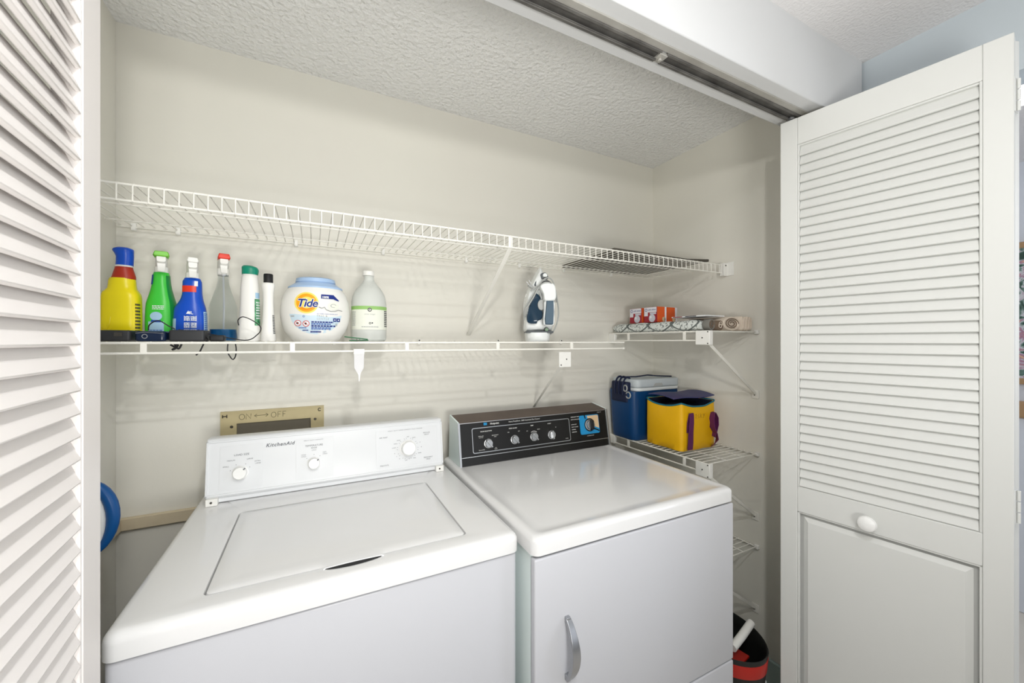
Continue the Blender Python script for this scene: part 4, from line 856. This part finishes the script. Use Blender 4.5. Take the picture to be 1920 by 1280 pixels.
# ---------------------------------------------------------------- steam iron standing on its heel
IX, IY = 0.765, 1.285
ir = thing('steam_iron', (IX, IY, SZ), 'white and slate blue steam iron standing upright on its heel', 'iron')
def iz(px, py): return (IX + (px - 385) * 0.000258, SZ + (1205 - py) * 0.000267)
def iloop(poly, y, s_=1.0, c=(385, 700)): return [((lambda q: (q[0], y, q[1]))(iz(c[0] + (a - c[0]) * s_, c[1] + (b - c[1]) * s_))) for a, b in poly]
def refine(poly, m=3):
    n = len(poly); out = []
    for i in range(n):
        p0, p1, p2, p3 = poly[i - 1], poly[i], poly[(i + 1) % n], poly[(i + 2) % n]
        for k in range(m): t = k / m; out.append(tuple(0.5 * (2 * b + (c - a) * t + (2 * a - 5 * b + 4 * c - d) * t * t + (3 * b - a - 3 * c + d) * t ** 3) for a, b, c, d in zip(p0, p1, p2, p3)))
    return out
sil = refine([(180, 1075), (172, 900), (165, 720), (215, 480), (290, 320), (365, 175), (405, 128), (440, 175), (495, 275), (570, 390), (605, 560), (612, 760), (600, 950), (570, 1075), (380, 1080)])
mb = MB(); mb.loft([iloop(sil, IY + 0.062, 0.96), iloop(sil, IY + 0.058, 1.0), iloop(sil, IY + 0.052, 1.0)]); mb.build('soleplate', M_silver, ir)
mb = MB(); mb.loft([iloop(sil, IY + 0.052, 0.97), iloop(sil, IY + 0.04, 1.0), iloop(sil, IY + 0.015, 0.99), iloop(sil, IY - 0.006, 0.94), iloop(sil, IY - 0.018, 0.86), iloop(sil, IY - 0.021, 0.78)]); mb.build('body', M_ironw, ir)
mb = MB(); L = []
for zf, s_ in ((0, 0.90), (0.003, 0.94), (0.028, 1.0), (0.033, 1.0)):
    L.append([(IX + (0.048 * s_) * math.copysign(abs(math.cos(t)) ** 0.75, math.cos(t)) - 0.006, IY + 0.004 + 0.056 * s_ * math.copysign(abs(math.sin(t)) ** 0.8, math.sin(t)), SZ + zf) for t in [2 * math.pi * k / 32 for k in range(32)]])
mb.loft(L); mb.build('heel', M_ironw, ir)
mb = MB(); mb.loft([iloop([(178, 1060), (572, 1060), (572, 1088), (178, 1088)], y) for y in (IY + 0.055, IY - 0.045)]); mb.build('heel_band', M_irongrey, ir, bevel=0.001)
def layer(name, poly, y0, y1, m, s_=0.94, ref=3, parent=ir):
    P = refine(poly, ref) if ref > 1 else poly; cx = sum(p[0] for p in P) / len(P); cy = sum(p[1] for p in P) / len(P)
    mb = MB(); mb.loft([iloop(P, y0, 1, (cx, cy)), iloop(P, y1 + 0.003, 1, (cx, cy)), iloop(P, y1, s_, (cx, cy))]); return mb.build(name, m, parent)
layer('water_tank', [(322, 532), (258, 640), (205, 800), (194, 900), (225, 948), (330, 955), (352, 918), (412, 885), (424, 790), (372, 752), (346, 685), (372, 620), (392, 590)], IY - 0.010, IY - 0.034, M_ironnavy, 0.90)
layer('side_strip', [(548, 400), (590, 520), (602, 700), (598, 900), (575, 958), (530, 960), (540, 700), (545, 520)], IY - 0.006, IY - 0.030, M_ironnavy, 0.94)
layer('dial', [(352 + 52 + 58 * math.cos(R(a)), 695 + 78 * math.sin(R(a))) for a in range(0, 360, 24)], IY - 0.010, IY - 0.040, M_cord, 0.9, 1)
layer('handle_post', [(370, 452), (420, 415), (500, 410), (565, 430), (590, 520), (575, 640), (440, 655), (415, 560), (385, 500)], IY - 0.015, IY - 0.078, M_ironw, 0.9)
hb = layer('handle', [(438, 640), (565, 640), (572, 800), (560, 985), (430, 985), (418, 880), (428, 760)], IY - 0.045, IY - 0.070, M_ironw, 0.96)
layer('grip', [(455, 655), (552, 655), (556, 800), (548, 965), (536, 976), (440, 976), (432, 900), (446, 780)], IY - 0.055, IY - 0.084, M_irongrip, 0.92, 1, hb)
layer('button_surround', [(395, 262), (440, 238), (485, 250), (508, 320), (440, 325), (410, 320)], IY - 0.012, IY - 0.030, M_irongrey, 0.94)
layer('steam_button', [(425, 270), (445, 252), (478, 258), (490, 298), (450, 304), (428, 298)], IY - 0.025, IY - 0.038, M_ironw, 0.9)
layer('spray_vent', [(420, 372), (490, 350), (545, 380), (556, 412), (490, 418), (425, 398)], IY - 0.012, IY - 0.036, M_blackm, 0.95)
layer('side_vent', [(335, 345), (330, 430), (300, 415), (318, 370)], IY - 0.005, IY - 0.022, M_irongrey, 0.95, 1)
layer('badge', [(482 + 36 * math.cos(R(a)), 1040 + 36 * math.sin(R(a))) for a in range(0, 360, 30)], IY - 0.015, IY - 0.030, M_irongrey, 0.9, 1); layer('badge_centre', [(482 + 26 * math.cos(R(a)), 1040 + 26 * math.sin(R(a))) for a in range(0, 360, 30)], IY - 0.025, IY - 0.034, mat('badge_green', (150, 180, 150), 0.4), 0.9, 1)
def ip(px, py, y): a, b = iz(px, py); return (a, IY + y, b)
mb = MB()
for pts in ([(165, 900, -0.0), (162, 760, -0.02), (210, 660, -0.03), (290, 540, -0.038), (370, 420, -0.045), (430, 350, -0.05), (500, 325, -0.05), (560, 365, -0.045), (600, 450, -0.03), (640, 560, -0.01), (685, 720, 0.02), (690, 850, 0.03), (650, 980, 0.02), (590, 1070, 0.0), (520, 1112, -0.02)], [(180, 860, -0.01), (200, 740, -0.03), (280, 600, -0.045), (350, 470, -0.055), (430, 400, -0.066), (520, 420, -0.076), (590, 500, -0.05), (640, 640, 0.0)], [(250, 500, -0.03), (330, 440, -0.04), (400, 430, -0.05), (370, 520, -0.05), (400, 600, -0.045)]):
    P = [ip(*p) for p in pts]; out = []; Q = [P[0]] + P + [P[-1]]
    for i in range(len(Q) - 3):
        for k in range(4): t = k / 4; out.append(tuple(0.5 * (2 * b + (c - a) * t + (2 * a - 5 * b + 4 * c - d) * t * t + (3 * b - a - 3 * c + d) * t ** 3) for a, b, c, d in zip(*Q[i:i + 4])))
    out.append(P[-1]); mb.tube(out, 0.0026, 8)
mb.build('power_cord', M_cord, ir)
mb = MB(); mb.bar(ip(270, 450, -0.03), ip(215, 415, -0.035), 0.016, 0.010); pb = mb.build('plug', M_cord, ir, bevel=0.002)
mb = MB(); mb.bar(ip(225, 425, -0.037), ip(185, 372, -0.038), 0.0015, 0.006, up=(0, 1, 0)); mb.bar(ip(250, 400, -0.037), ip(218, 350, -0.038), 0.0015, 0.006, up=(0, 1, 0)); mb.build('prongs', M_chrome, pb)

ir.rotation_euler = (0, 0, R(-24))

# ---------------------------------------------------------------- dark board lying on the upper shelf
mb = MB(); L = []
for k in range(13):
    t = k / 12; x = 0.995 + 0.53 * t; zz = 1.6835 + (0.012 * max(0, t - 0.75) / 0.25)
    L.append([(x, 1.125, zz), (x, 1.47, zz), (x, 1.47, zz + 0.012), (x, 1.125, zz + 0.016 - 0.005 * t)])
mb.loft(L); o = mb.build('flat_board', M_mat, bevel=0.002); tag(o, 'dark flat board lying at the right end of the top wire shelf', 'board')

# ---------------------------------------------------------------- goods on the small middle shelf
Z2 = 1.3922
mb = MB(); L = []
def fold_loop(y, x0, x1, z0, z1, n=8):
    h = (z1 - z0) / 2; zc = z0 + h; out = []
    for k in range(n + 1): a = R(90 + 180 * k / n); out.append((x0 + h + h * math.cos(a), y, zc + h * math.sin(a)))
    for k in range(n + 1): a = R(-90 + 180 * k / n); out.append((x1 - h + h * math.cos(a), y, zc + h * math.sin(a)))
    return out
for i in range(14):
    t = i / 13; y = 1.475 - 0.475 * t; z1 = Z2 + 0.040 + 0.002 * math.sin(i * 1.7)
    x1 = 1.50 if y > 1.16 else 1.36
    L.append(fold_loop(y, 1.292 + (0.006 if i in (0, 13) else 0), x1, Z2 + (0.004 if i in (0, 13) else 0), z1 - (0.006 if i in (0, 13) else 0)))
mb.loft(L); tb = mb.build('folded_fabric', M_trellis); tag(tb, 'folded grey and white trellis pattern fabric along the middle shelf edge', 'fabric')
def roll(name, x, y0, y1, z, rx, rz, m, label, turns=2, cat='roll', mend=M_creamd, th=0.0016):
    t_ = thing(name, (x, (y0 + y1) / 2, z - rz), label, cat); mb = MB(); L = [[(x + rx * s_ * math.cos(a), y, z + rz * s_ * math.sin(a)) for a in [2 * math.pi * k / 28 for k in range(28)]] for y, s_ in ((y1, 0.9), (y1 - 0.003, 1), (y0 + 0.002, 1), (y0, 0.95), (y0, 0.8), (y0 + 0.006, 0.72))]
    mb.loft(L); mb.build('outer_layer', m, t_); mb = MB(); P = []
    for k in range(int(turns * 16) + 1):
        f_ = 0.80 - 0.62 * k / (turns * 16); a = 2 * math.pi * k / 16; P.append((x + rx * f_ * math.cos(a), y0 + 0.001, z + rz * f_ * math.sin(a)))
    mb.tube(P, th, 5); mb.build('spiral_edge', mend, t_); return t_
roll('fabric_roll', 1.328, 0.968, 0.998, Z2 + 0.0215, 0.018, 0.021, M_grey, 'small grey fabric roll end at the front of the middle shelf', cat='fabric roll')
roll('paper_roll', 1.376, 0.966, 1.14, Z2 + 0.019, 0.0155, 0.019, M_creamd, 'thin brown paper roll beside the grey fabric roll', 1.5, cat='paper roll', mend=M_cream)
roll('paper_roll', 1.447, 0.968, 1.145, Z2 + 0.0275, 0.052, 0.0265, M_cream, 'wide flattened cream paper roll on the middle shelf', 2.5, cat='paper roll')
t_ = thing('folded_paper', (1.55, 1.05, Z2), 'tall folded cream paper bundle standing against the right wall', 'paper')
for i in range(4):
    x = 1.516 + i * 0.0175; mb = MB(); mb.loft([[(x + 0.0075 * s_ * math.cos(a), y, Z2 + 0.0295 + (0.0285 - 0.0015 * (i % 2)) * s_ * math.copysign(abs(math.sin(a)) ** 0.6, math.sin(a))) for a in [2 * math.pi * k / 20 for k in range(20)]] for y, s_ in ((1.15, 1), (0.974, 1), (0.970, 0.85), (0.974, 0.6))]); mb.build('fold', M_cream, t_)
mb = MB(); mb.box(1.366, 1.415, 1.0, 1.14, Z2 + 0.0405, Z2 + 0.0435)
t_ = thing('magazine', (1.36, 1.07, Z2 + 0.05), 'printed magazine with dark red cover patches lying on the rolls', 'magazine')
mb = MB(); mb.obox((1.372, 1.065, Z2 + 0.0565), ((1, 0, 0), (0, 1, 0), (0, 0, 1)), (0.055, 0.078, 0.002)); pg = mb.build('pages', M_labelwhite, t_)
mb = MB(); s_ = lambda a, b: (1.3168, 1.137 - a, Z2 + 0.0546 + b); u_ = lambda a, b: (1.318 + b, 1.14 - a, Z2 + 0.0588)
patch(mb, u_, 0.0, 0.05, 0.002, 0.03, 0, 1, 1); patch(mb, u_, 0.055, 0.09, 0.0, 0.04, 1, 1, 1); patch(mb, u_, 0.10, 0.14, 0.005, 0.05, 2, 1, 1); patch(mb, s_, 0.0, 0.045, 0.0005, 0.0035, 0, 1, 1); patch(mb, s_, 0.06, 0.11, 0.0005, 0.0035, 1, 1, 1)
mb.build('cover_print', [M_magred, M_ink, M_bulbpic], pg, recalc=False)

Z3 = Z2 + 0.0425
def bulb_box(x0, x1, y0, y1, label, plain=False):
    t_ = thing('light_bulb_box', ((x0 + x1) / 2, (y0 + y1) / 2, Z3), label, 'box', 'light bulb boxes on the folded fabric'); h = 0.068
    mb = MB(); mb.box(x0, x1, y0, y1, Z3, Z3 + h); c = mb.build('carton', M_box_o, t_, bevel=0.0008)
    mb = MB(); f_ = lambda a, b, o=0.0006: (x0 - o, y1 - a, Z3 + b); W_ = y1 - y0
    patch(mb, f_, 0.0005, W_ - 0.0005, 0.0005, h - 0.0005, 0, 1, 1)
    g_ = lambda a, b: f_(a, b, 0.0010); patch(mb, g_, 0.001, W_ - 0.004, h * 0.66, h - 0.001, 1, 1, 1); patch(mb, g_, 0.001, W_ * 0.3, h * 0.42, h * 0.67, 1, 1, 1)
    k_ = lambda a, b: f_(a, b, 0.0016); disc(mb, k_, W_ * 0.62, h * 0.27, 0, h * 0.27, 2, 26, 2, sq=0.95); patch(mb, k_, W_ * 0.46, W_ * 0.92, h * 0.52, h * 0.64, 2, 1, 1); disc(mb, lambda a, b: f_(a, b, 0.002), W_ * 0.52, h * 0.34, 0, h * 0.09, 3, 14, 1)
    disc(mb, k_, W_ * 0.17, h * 0.82, h * 0.07, h * 0.10, 4, 16, 1); put_text(mb, 'soft white', h * 0.16, k_, (W_ * 0.32, h * 0.78), mi=4)
    mb.build('front_print', [M_box_r, M_box_w, M_bulbpic, M_bulbhi, M_navyink], c, recalc=False)
    mb = MB(); e_ = lambda a, b: (x0 + a, y0 - 0.0006, Z3 + b); d_ = x1 - x0
    patch(mb, e_, d_ * 0.80, d_, 0.0, h, 0, 1, 1); disc(mb, e_, d_ * 0.70, h * 0.2, 0, h * 0.15, 1, 14, 1, sq=1.0); mb.build('side_print', [M_box_w, M_beigesq], c, recalc=False)
bulb_box(1.332, 1.386, 1.322, 1.398, 'light bulb box farthest back, nearest the back wall')
bulb_box(1.332, 1.386, 1.232, 1.309, 'middle light bulb box with white front and orange side')
bulb_box(1.396, 1.462, 1.240, 1.300, 'orange light bulb box nearest the right wall')

# ---------------------------------------------------------------- cooler and yellow bag on the lower small shelf
Z4 = 0.9022
co = thing('cooler_box', (1.42, 1.39, Z4), 'blue hard cooler box with a light grey lid in the shelf corner', 'cooler')
c0, c1, e0, e1 = 1.268, 1.568, 1.310, 1.482
mb = MB(); L = []
for z, i in ((0, 0.016), (0.006, 0.012), (0.03, 0.010), (0.205, 0.0), (0.222, 0.0)): L.append(rrect(c0 + i, c1 - i, e0 + i * 0.6, e1 - i * 0.6, 0.03, Z4 + z))
mb.loft(L); mb.build('body', M_coolb, co)
mb = MB(); rbox(mb, c0 + 0.022, c1 - 0.002, e0 - 0.001, e1 - 0.001, Z4 + 0.2225, Z4 + 0.237, 0.026, 0.003); mb.build('rim', M_coolw, co)
mb = MB(); rbox(mb, c0 + 0.020, c1 - 0.001, e0 - 0.003, e1, Z4 + 0.2375, Z4 + 0.276, 0.028, 0.008); ld = mb.build('lid', M_coollid, co)
mb = MB(); mb.prism([(1.385, Z4 + 0.243), (1.400, Z4 + 0.256), (1.440, Z4 + 0.256), (1.448, Z4 + 0.243)], e0 - 0.0045, e0 - 0.002, 'xz'); mb.build('finger_grip', M_cord, ld)
mb = MB(); rbox(mb, c0 - 0.006, c0 + 0.024, e0 + 0.035, e1 - 0.03, Z4 + 0.17, Z4 + 0.262, 0.012, 0.006); mb.build('side_bracket', M_strap, co)
mb = MB()
for dy in (0.0, 0.026, 0.05):
    P = [(c0 + 0.014 + 0.030 * math.cos(R(a)), e0 + 0.052 + dy, Z4 + 0.232 + 0.052 * math.sin(R(a))) for a in range(-40, 230, 18)]; mb.tube(P, 0.005, 8, flat=0.4)
mb.tube([(c0 + 0.005, e0 + 0.06, Z4 + 0.285), (1.33, e0 + 0.05, Z4 + 0.284), (1.40, e0 + 0.045, Z4 + 0.290), (1.46, e0 + 0.042, Z4 + 0.284), (1.545, e0 + 0.035, Z4 + 0.2795)], 0.0055, 8, flat=0.55)
mb.build('shoulder_strap', M_strap, co)
mb = MB(); mb.tube([(c0 - 0.006, e0 + 0.045 + 0.012 * math.cos(R(a)), Z4 + 0.235 + 0.014 * math.sin(R(a))) for a in range(0, 360, 30)], 0.003, 8, closed=True); mb.tube([(c0 - 0.002, e0 + 0.03 + 0.014 * math.cos(R(a)), Z4 + 0.205 + 0.014 * math.sin(R(a))) for a in range(0, 360, 30)], 0.003, 8, closed=True); mb.build('strap_ring', M_cord, co)

bg = thing('lunch_bag', (1.42, 1.18, Z4), 'yellow insulated bag with purple straps in front of the cooler', 'bag')
mb = MB(); L = []; zs = [0, 0.004, 0.03, 0.07, 0.11, 0.15, 0.185, 0.198]
def bag_loop(z, i):
    bul = 0.010 * math.sin(math.pi * min(z / 0.2, 1)); sh = -0.012 * (z / 0.2); P = []
    base = rrect(1.318 + (0.010 if i == 0 else 0) + 0.10 * 0, 1.525, 1.095 + (0.008 if i == 0 else 0), 1.285, 0.014, 0, 4)
    n = len(base)
    for k, (x, y, _) in enumerate(base):
        u_ = (x - 1.4215) / 0.1035; v_ = (y - 1.19) / 0.095
        xx = x + bul * (0 if abs(u_) > 0.9 else 0) + (-bul * 0.8 if u_ < -0.9 else bul * 0.5 if u_ > 0.9 else 0) * (1 - v_ * v_) + sh * 0.3
        yy = y + (-bul if v_ < -0.9 else bul * 0.3 if v_ > 0.9 else 0) * (1 - u_ * u_) + sh * (-0.4)
        dz = -0.014 * (1 - abs(u_)) * max(0, (z - 0.1) / 0.1) if v_ < -0.9 else (-0.012 * (1 - abs(v_)) * max(0, (z - 0.1) / 0.1) if u_ < -0.9 else 0)
        P.append((xx, yy, Z4 + z + dz))
    return P
# denser outline: split straight runs
def densify(P, m):
    out = []
    for i in range(len(P)):
        a = Vector(P[i]); b = Vector(P[(i + 1) % len(P)])
        k_ = m if (b - a).length > 0.03 else 1
        for k in range(k_): out.append(tuple(a + (b - a) * (k / k_)))
    return out
def bag_pts(z, i, ins=0.0):
    base = densify(rrect(1.318 + ins + (0.008 if i == 0 else 0), 1.525 - ins, 1.095 + ins + (0.006 if i == 0 else 0), 1.285 - ins, 0.014, 0, 4), 10); P = []
    bul = 0.011 * math.sin(math.pi * min(z / 0.2, 1))
    for (x, y, _) in base:
        u_ = (x - 1.4215) / 0.1035; v_ = (y - 1.19) / 0.095; cu = max(0, 1 - u_ * u_); cv = max(0, 1 - v_ * v_)
        xx = x + (-bul if u_ < 0 else bul * 0.4) * cv * abs(u_) ** 4 + 0.003 * math.sin(z * 90 + y * 60) * (abs(u_) ** 4) * cv
        yy = y + (-bul if v_ < 0 else bul * 0.2) * cu * abs(v_) ** 4 + 0.003 * math.sin(z * 80 + x * 70) * (abs(v_) ** 4) * cu
        sag = -0.020 * max(0, (z - 0.09) / 0.11) * (cu if abs(v_) > abs(u_) and v_ < 0 else cv if u_ < -0.5 and abs(u_) >= abs(v_) else 0)
        P.append((xx, yy, Z4 + z + sag))
    return P
for i, z in enumerate(zs): L.append(bag_pts(z, i))
L.append(bag_pts(0.198, 9, 0.003)); L.append(bag_pts(0.16, 9, 0.004)); mb.loft(L, True, True); bb = mb.build('body', M_bagy, bg, ang=60)
mb = MB(); mb.tube(bag_pts(0.1985, 9), 0.0034, 8, closed=True); mb.build('top_piping', M_bagteal, bg)
mb = MB(); mb.loft([bag_pts(0.1965, 9, 0.0045), bag_pts(0.196, 9, 0.0055), bag_pts(0.168, 9, 0.0055)], False, True); mb.build('lining', M_bagdark, bg)
# open lid leaning back over the bag
mb = MB(); n_, m_ = 10, 6; vs = []
for o in (0, 0.004):
    for i in range(n_ + 1):
        for j in range(m_ + 1):
            u_, v_ = i / n_, j / m_; x = 1.338 + 0.215 * u_ + 0.010 * v_ * u_; y = 1.150 - 0.030 * u_ + 0.140 * v_
            z = Z4 + 0.1985 + 0.017 * math.sin(math.pi * min(1, v_ * 0.62 + 0.12)) + 0.006 * u_ + 0.003 * math.sin(u_ * 7) + o; vs.append((x, y, z))
N = (n_ + 1) * (m_ + 1); fs = []
for i in range(n_):
    for j in range(m_): a = i * (m_ + 1) + j; q_ = (a, a + m_ + 1, a + m_ + 2, a + 1); fs += [q_, tuple(N + k for k in q_)[::-1]]
def edge(ids):
    for a, b in zip(ids[:-1], ids[1:]): fs.append((a, b, b + N, a + N))
edge([i * (m_ + 1) for i in range(n_ + 1)]); edge([i * (m_ + 1) + m_ for i in range(n_ + 1)]); edge(list(range(m_ + 1))); edge([n_ * (m_ + 1) + j for j in range(m_ + 1)])
mb.add(vs, fs); mb.build('flap', M_bagtop, bg, ang=60)
def strap(x, y, loop):   # webbing: flat ribbon standing off the front face
    mb = MB(); L = []
    for (dx, dy, z, tw) in loop:
        w_ = 0.0145; d = Vector((math.cos(R(tw)), math.sin(R(tw)), 0)) * w_; n_ = Vector((-math.sin(R(tw)), math.cos(R(tw)), 0)) * 0.0012; c = Vector((x + dx, y + dy, Z4 + z))
        L.append([c - d - n_, c + d - n_, c + d + n_, c - d + n_])
    mb.loft(L); mb.build('strap', M_bagp, bg, ang=50)
strap(1.349, 1.083, [(0.004, 0.0, 0.010, 0), (0, -0.006, 0.04, 0), (-0.002, -0.009, 0.08, 4), (0.002, -0.009, 0.12, 6), (0.006, -0.006, 0.150, 8), (0.008, -0.002, 0.158, 8), (0.010, 0.002, 0.150, 10), (0.004, 0.004, 0.12, 10), (0, 0.003, 0.08, 10)])
strap(1.487, 1.082, [(0.002, 0.006, 0.006, 25), (0.010, -0.004, 0.02, 30), (0.018, -0.010, 0.04, 55), (0.006, -0.010, 0.065, 70), (-0.010, -0.008, 0.09, 80), (-0.012, -0.006, 0.125, 78), (-0.004, -0.006, 0.150, 70), (0.008, -0.004, 0.152, 60), (0.018, -0.004, 0.13, 76), (0.018, -0.004, 0.10, 80), (0.010, -0.004, 0.07, 70), (0.004, -0.002, 0.05, 60)])
mb = MB(); fb = lambda a, b: (1.372 + a, 1.0835 + 0.0 * a, Z4 + 0.128 + b)
for pts in ([(0.012, 0.02), (0.018, 0.024), (0.020, 0.016), (0.014, 0.008), (0.022, 0.006)], [(0.034, 0.022), (0.028, 0.016), (0.036, 0.010), (0.030, 0.006)], [(0.042, 0.006), (0.044, 0.024), (0.052, 0.018), (0.044, 0.014), (0.054, 0.006)], [(0.060, 0.022), (0.064, 0.014), (0.070, 0.022), (0.062, 0.004)]): mb.tube([fb(a, b) for a, b in pts], 0.0006, 5)
mb.build('handwriting', mat('faded_pen', (176, 130, 20), 0.7), bb)

# ---------------------------------------------------------------- bin beside the dryer
bn = thing('waste_bin', (1.236, 0.868, 0), 'black oval bin with a red front beside the dryer', 'bin')
cx_, cy_ = 1.234, 0.884
def oval(z, s_, n=48, rx=0.119, ry=0.162): return [(cx_ + rx * s_ * math.cos(a), cy_ + ry * s_ * math.sin(a), z) for a in [2 * math.pi * k / n for k in range(n)]]
mb = MB(); mb.loft([oval(0.0, 0.78), oval(0.01, 0.82), oval(0.345, 0.975), oval(0.366, 1.0), oval(0.370, 0.99), oval(0.366, 0.965), oval(0.335, 0.94), oval(0.02, 0.79), oval(0.018, 0.3)], True, True); mb.build('tub', M_binb, bn)
mb = MB(); L = [oval(0.312, 0.96), oval(0.350, 0.979), oval(0.354, 0.982), oval(0.350, 0.994), oval(0.312, 0.972)]; L.append(L[0]); mb.loft(L, False, False); mb.build('red_sleeve', M_binr, bn)
mb = MB(); ln = []
for k in range(22): a = R(-130 + k * 6.5); x = cx_ + 0.119 * 0.945 * math.cos(a); y = cy_ + 0.162 * 0.945 * math.sin(a); ln.append((x, y, 0.25 + 0.010 * math.sin(k * 1.9)))
mb.tube(ln, 0.003, 6); mb.build('painted_scroll', M_labelwhite, bn)
dp = thing('dustpan', (1.22, 0.80, 0.3), 'red plastic dustpan lying inside the black bin', 'dustpan')
mb = MB(); P = [(1.150, 0.765), (1.262, 0.785), (1.272, 0.838), (1.240, 0.885), (1.150, 0.880)]
mb.loft([[(a, b, 0.322 - (b - 0.78) * 0.25) for a, b in P], [(a, b, 0.330 - (b - 0.78) * 0.25) for a, b in P]]); mb.build('pan', M_binr, dp, bevel=0.002)
mb = MB(); mb.bar((1.20, 0.87, 0.30), (1.19, 0.97, 0.16), 0.02, 0.012); mb.build('handle', M_binr, dp, bevel=0.004)
tb_ = MB().tube([(1.205, 0.805, 0.360), (1.27, 0.815, 0.371), (1.338, 0.827, 0.384)], [0.0125, 0.0128, 0.0125], 20).build('paper_tube', M_wplast); tag(tb_, 'white paper tube lying across the black bin', 'tube')

# ---------------------------------------------------------------- steam mop at the left
mp = thing('floor_mop', (-0.415, 1.16, 0), 'blue and white handled floor mop standing left of the washer', 'mop')
mcx, mcy, mcz = -0.443, 1.16, 0.966
mb = MB(); P = []; rr = []
for k in range(15):
    a = R(105 - 165 * k / 14); P.append((mcx + 0.048 * math.cos(a), mcy, mcz + 0.078 * math.sin(a))); rr.append(0.007 + 0.005 * math.sin(math.pi * k / 14))
mb.tube(P, rr, 14, flat=1.0); mb.build('grip', M_mopb, mp)
mb = MB(); P = []
for k in range(24): a = 2 * math.pi * k / 24; P.append((mcx - 0.008 + 0.036 * math.cos(a), mcy, mcz - 0.004 + 0.072 * math.sin(a)))
mb.tube(P, 0.0105, 12, closed=True); mb.tube([(mcx + 0.012, mcy, mcz - 0.058), (mcx - 0.006, mcy, mcz - 0.12), (mcx - 0.018, mcy, mcz - 0.22)], [0.016, 0.018, 0.016], 14); mb.build('handle_frame', M_wplast, mp)
mb = MB(); mb.tube([(mcx + 0.022, mcy - 0.006, mcz - 0.075), (mcx + 0.010, mcy - 0.008, mcz - 0.10), (mcx + 0.0, mcy - 0.008, mcz - 0.13)], [0.007, 0.011, 0.007], 12); mb.build('lower_grip', M_mopb, mp)
mb = MB(); mb.tube([(mcx - 0.018, mcy, mcz - 0.21), (-0.452, 1.10, 0.05)], 0.012, 14); mb.build('pole', M_wplast, mp)
mb = MB(); rbox(mb, -0.500, -0.300, 1.04, 1.15, 0.0, 0.045, 0.03, 0.01); mb.build('mop_head', M_mopb, mp)

# ---------------------------------------------------------------- next room glimpsed past the right door
pt = thing('framed_painting', (3.2, 0.55, 1.5), 'framed floral painting on the bedroom wall past the right door', 'painting')
mb = MB()
for y0, y1, z0, z1 in ((0.20, 0.66, 1.135, 1.165), (0.20, 0.66, 1.82, 1.85), (0.63, 0.66, 1.165, 1.82), (0.20, 0.23, 1.165, 1.82)): mb.box(3.17, 3.199, y0, y1, z0, z1)
mb.build('frame', M_bed, pt, bevel=0.003)
MB().box(3.178, 3.195, 0.23, 0.63, 1.165, 1.82).build('canvas', M_paint, pt)
hb_ = thing('headboard', (3.15, 0.3, 0), 'light wooden headboard rail against the bedroom wall', 'headboard')
MB().box(3.12, 3.198, -0.5, 0.64, 0.97, 1.05).build('top_rail', M_bed, hb_, bevel=0.01)
MB().box(3.14, 3.198, -0.48, 0.62, 0.0, 0.97).build('panel', M_white, hb_, bevel=0.005)
dl = thing('ceiling_downlight', (2.25, 0.42, CZ), 'small bright ceiling light in the bedroom past the right door', 'ceiling light')
MB().lathe([(0.09, 0), (0.09, -0.012), (0.075, -0.02)], (2.25, 0.42, CZ - 0.0005), 28).build('housing', M_wplast, dl)
MB().lathe([(0.072, -0.0205), (0.068, -0.045), (0.03, -0.058)], (2.25, 0.42, CZ), 28).build('diffuser', mat('lit_diffuser', (255, 255, 255), 0.4, emit=((255, 250, 240), 12)), dl)
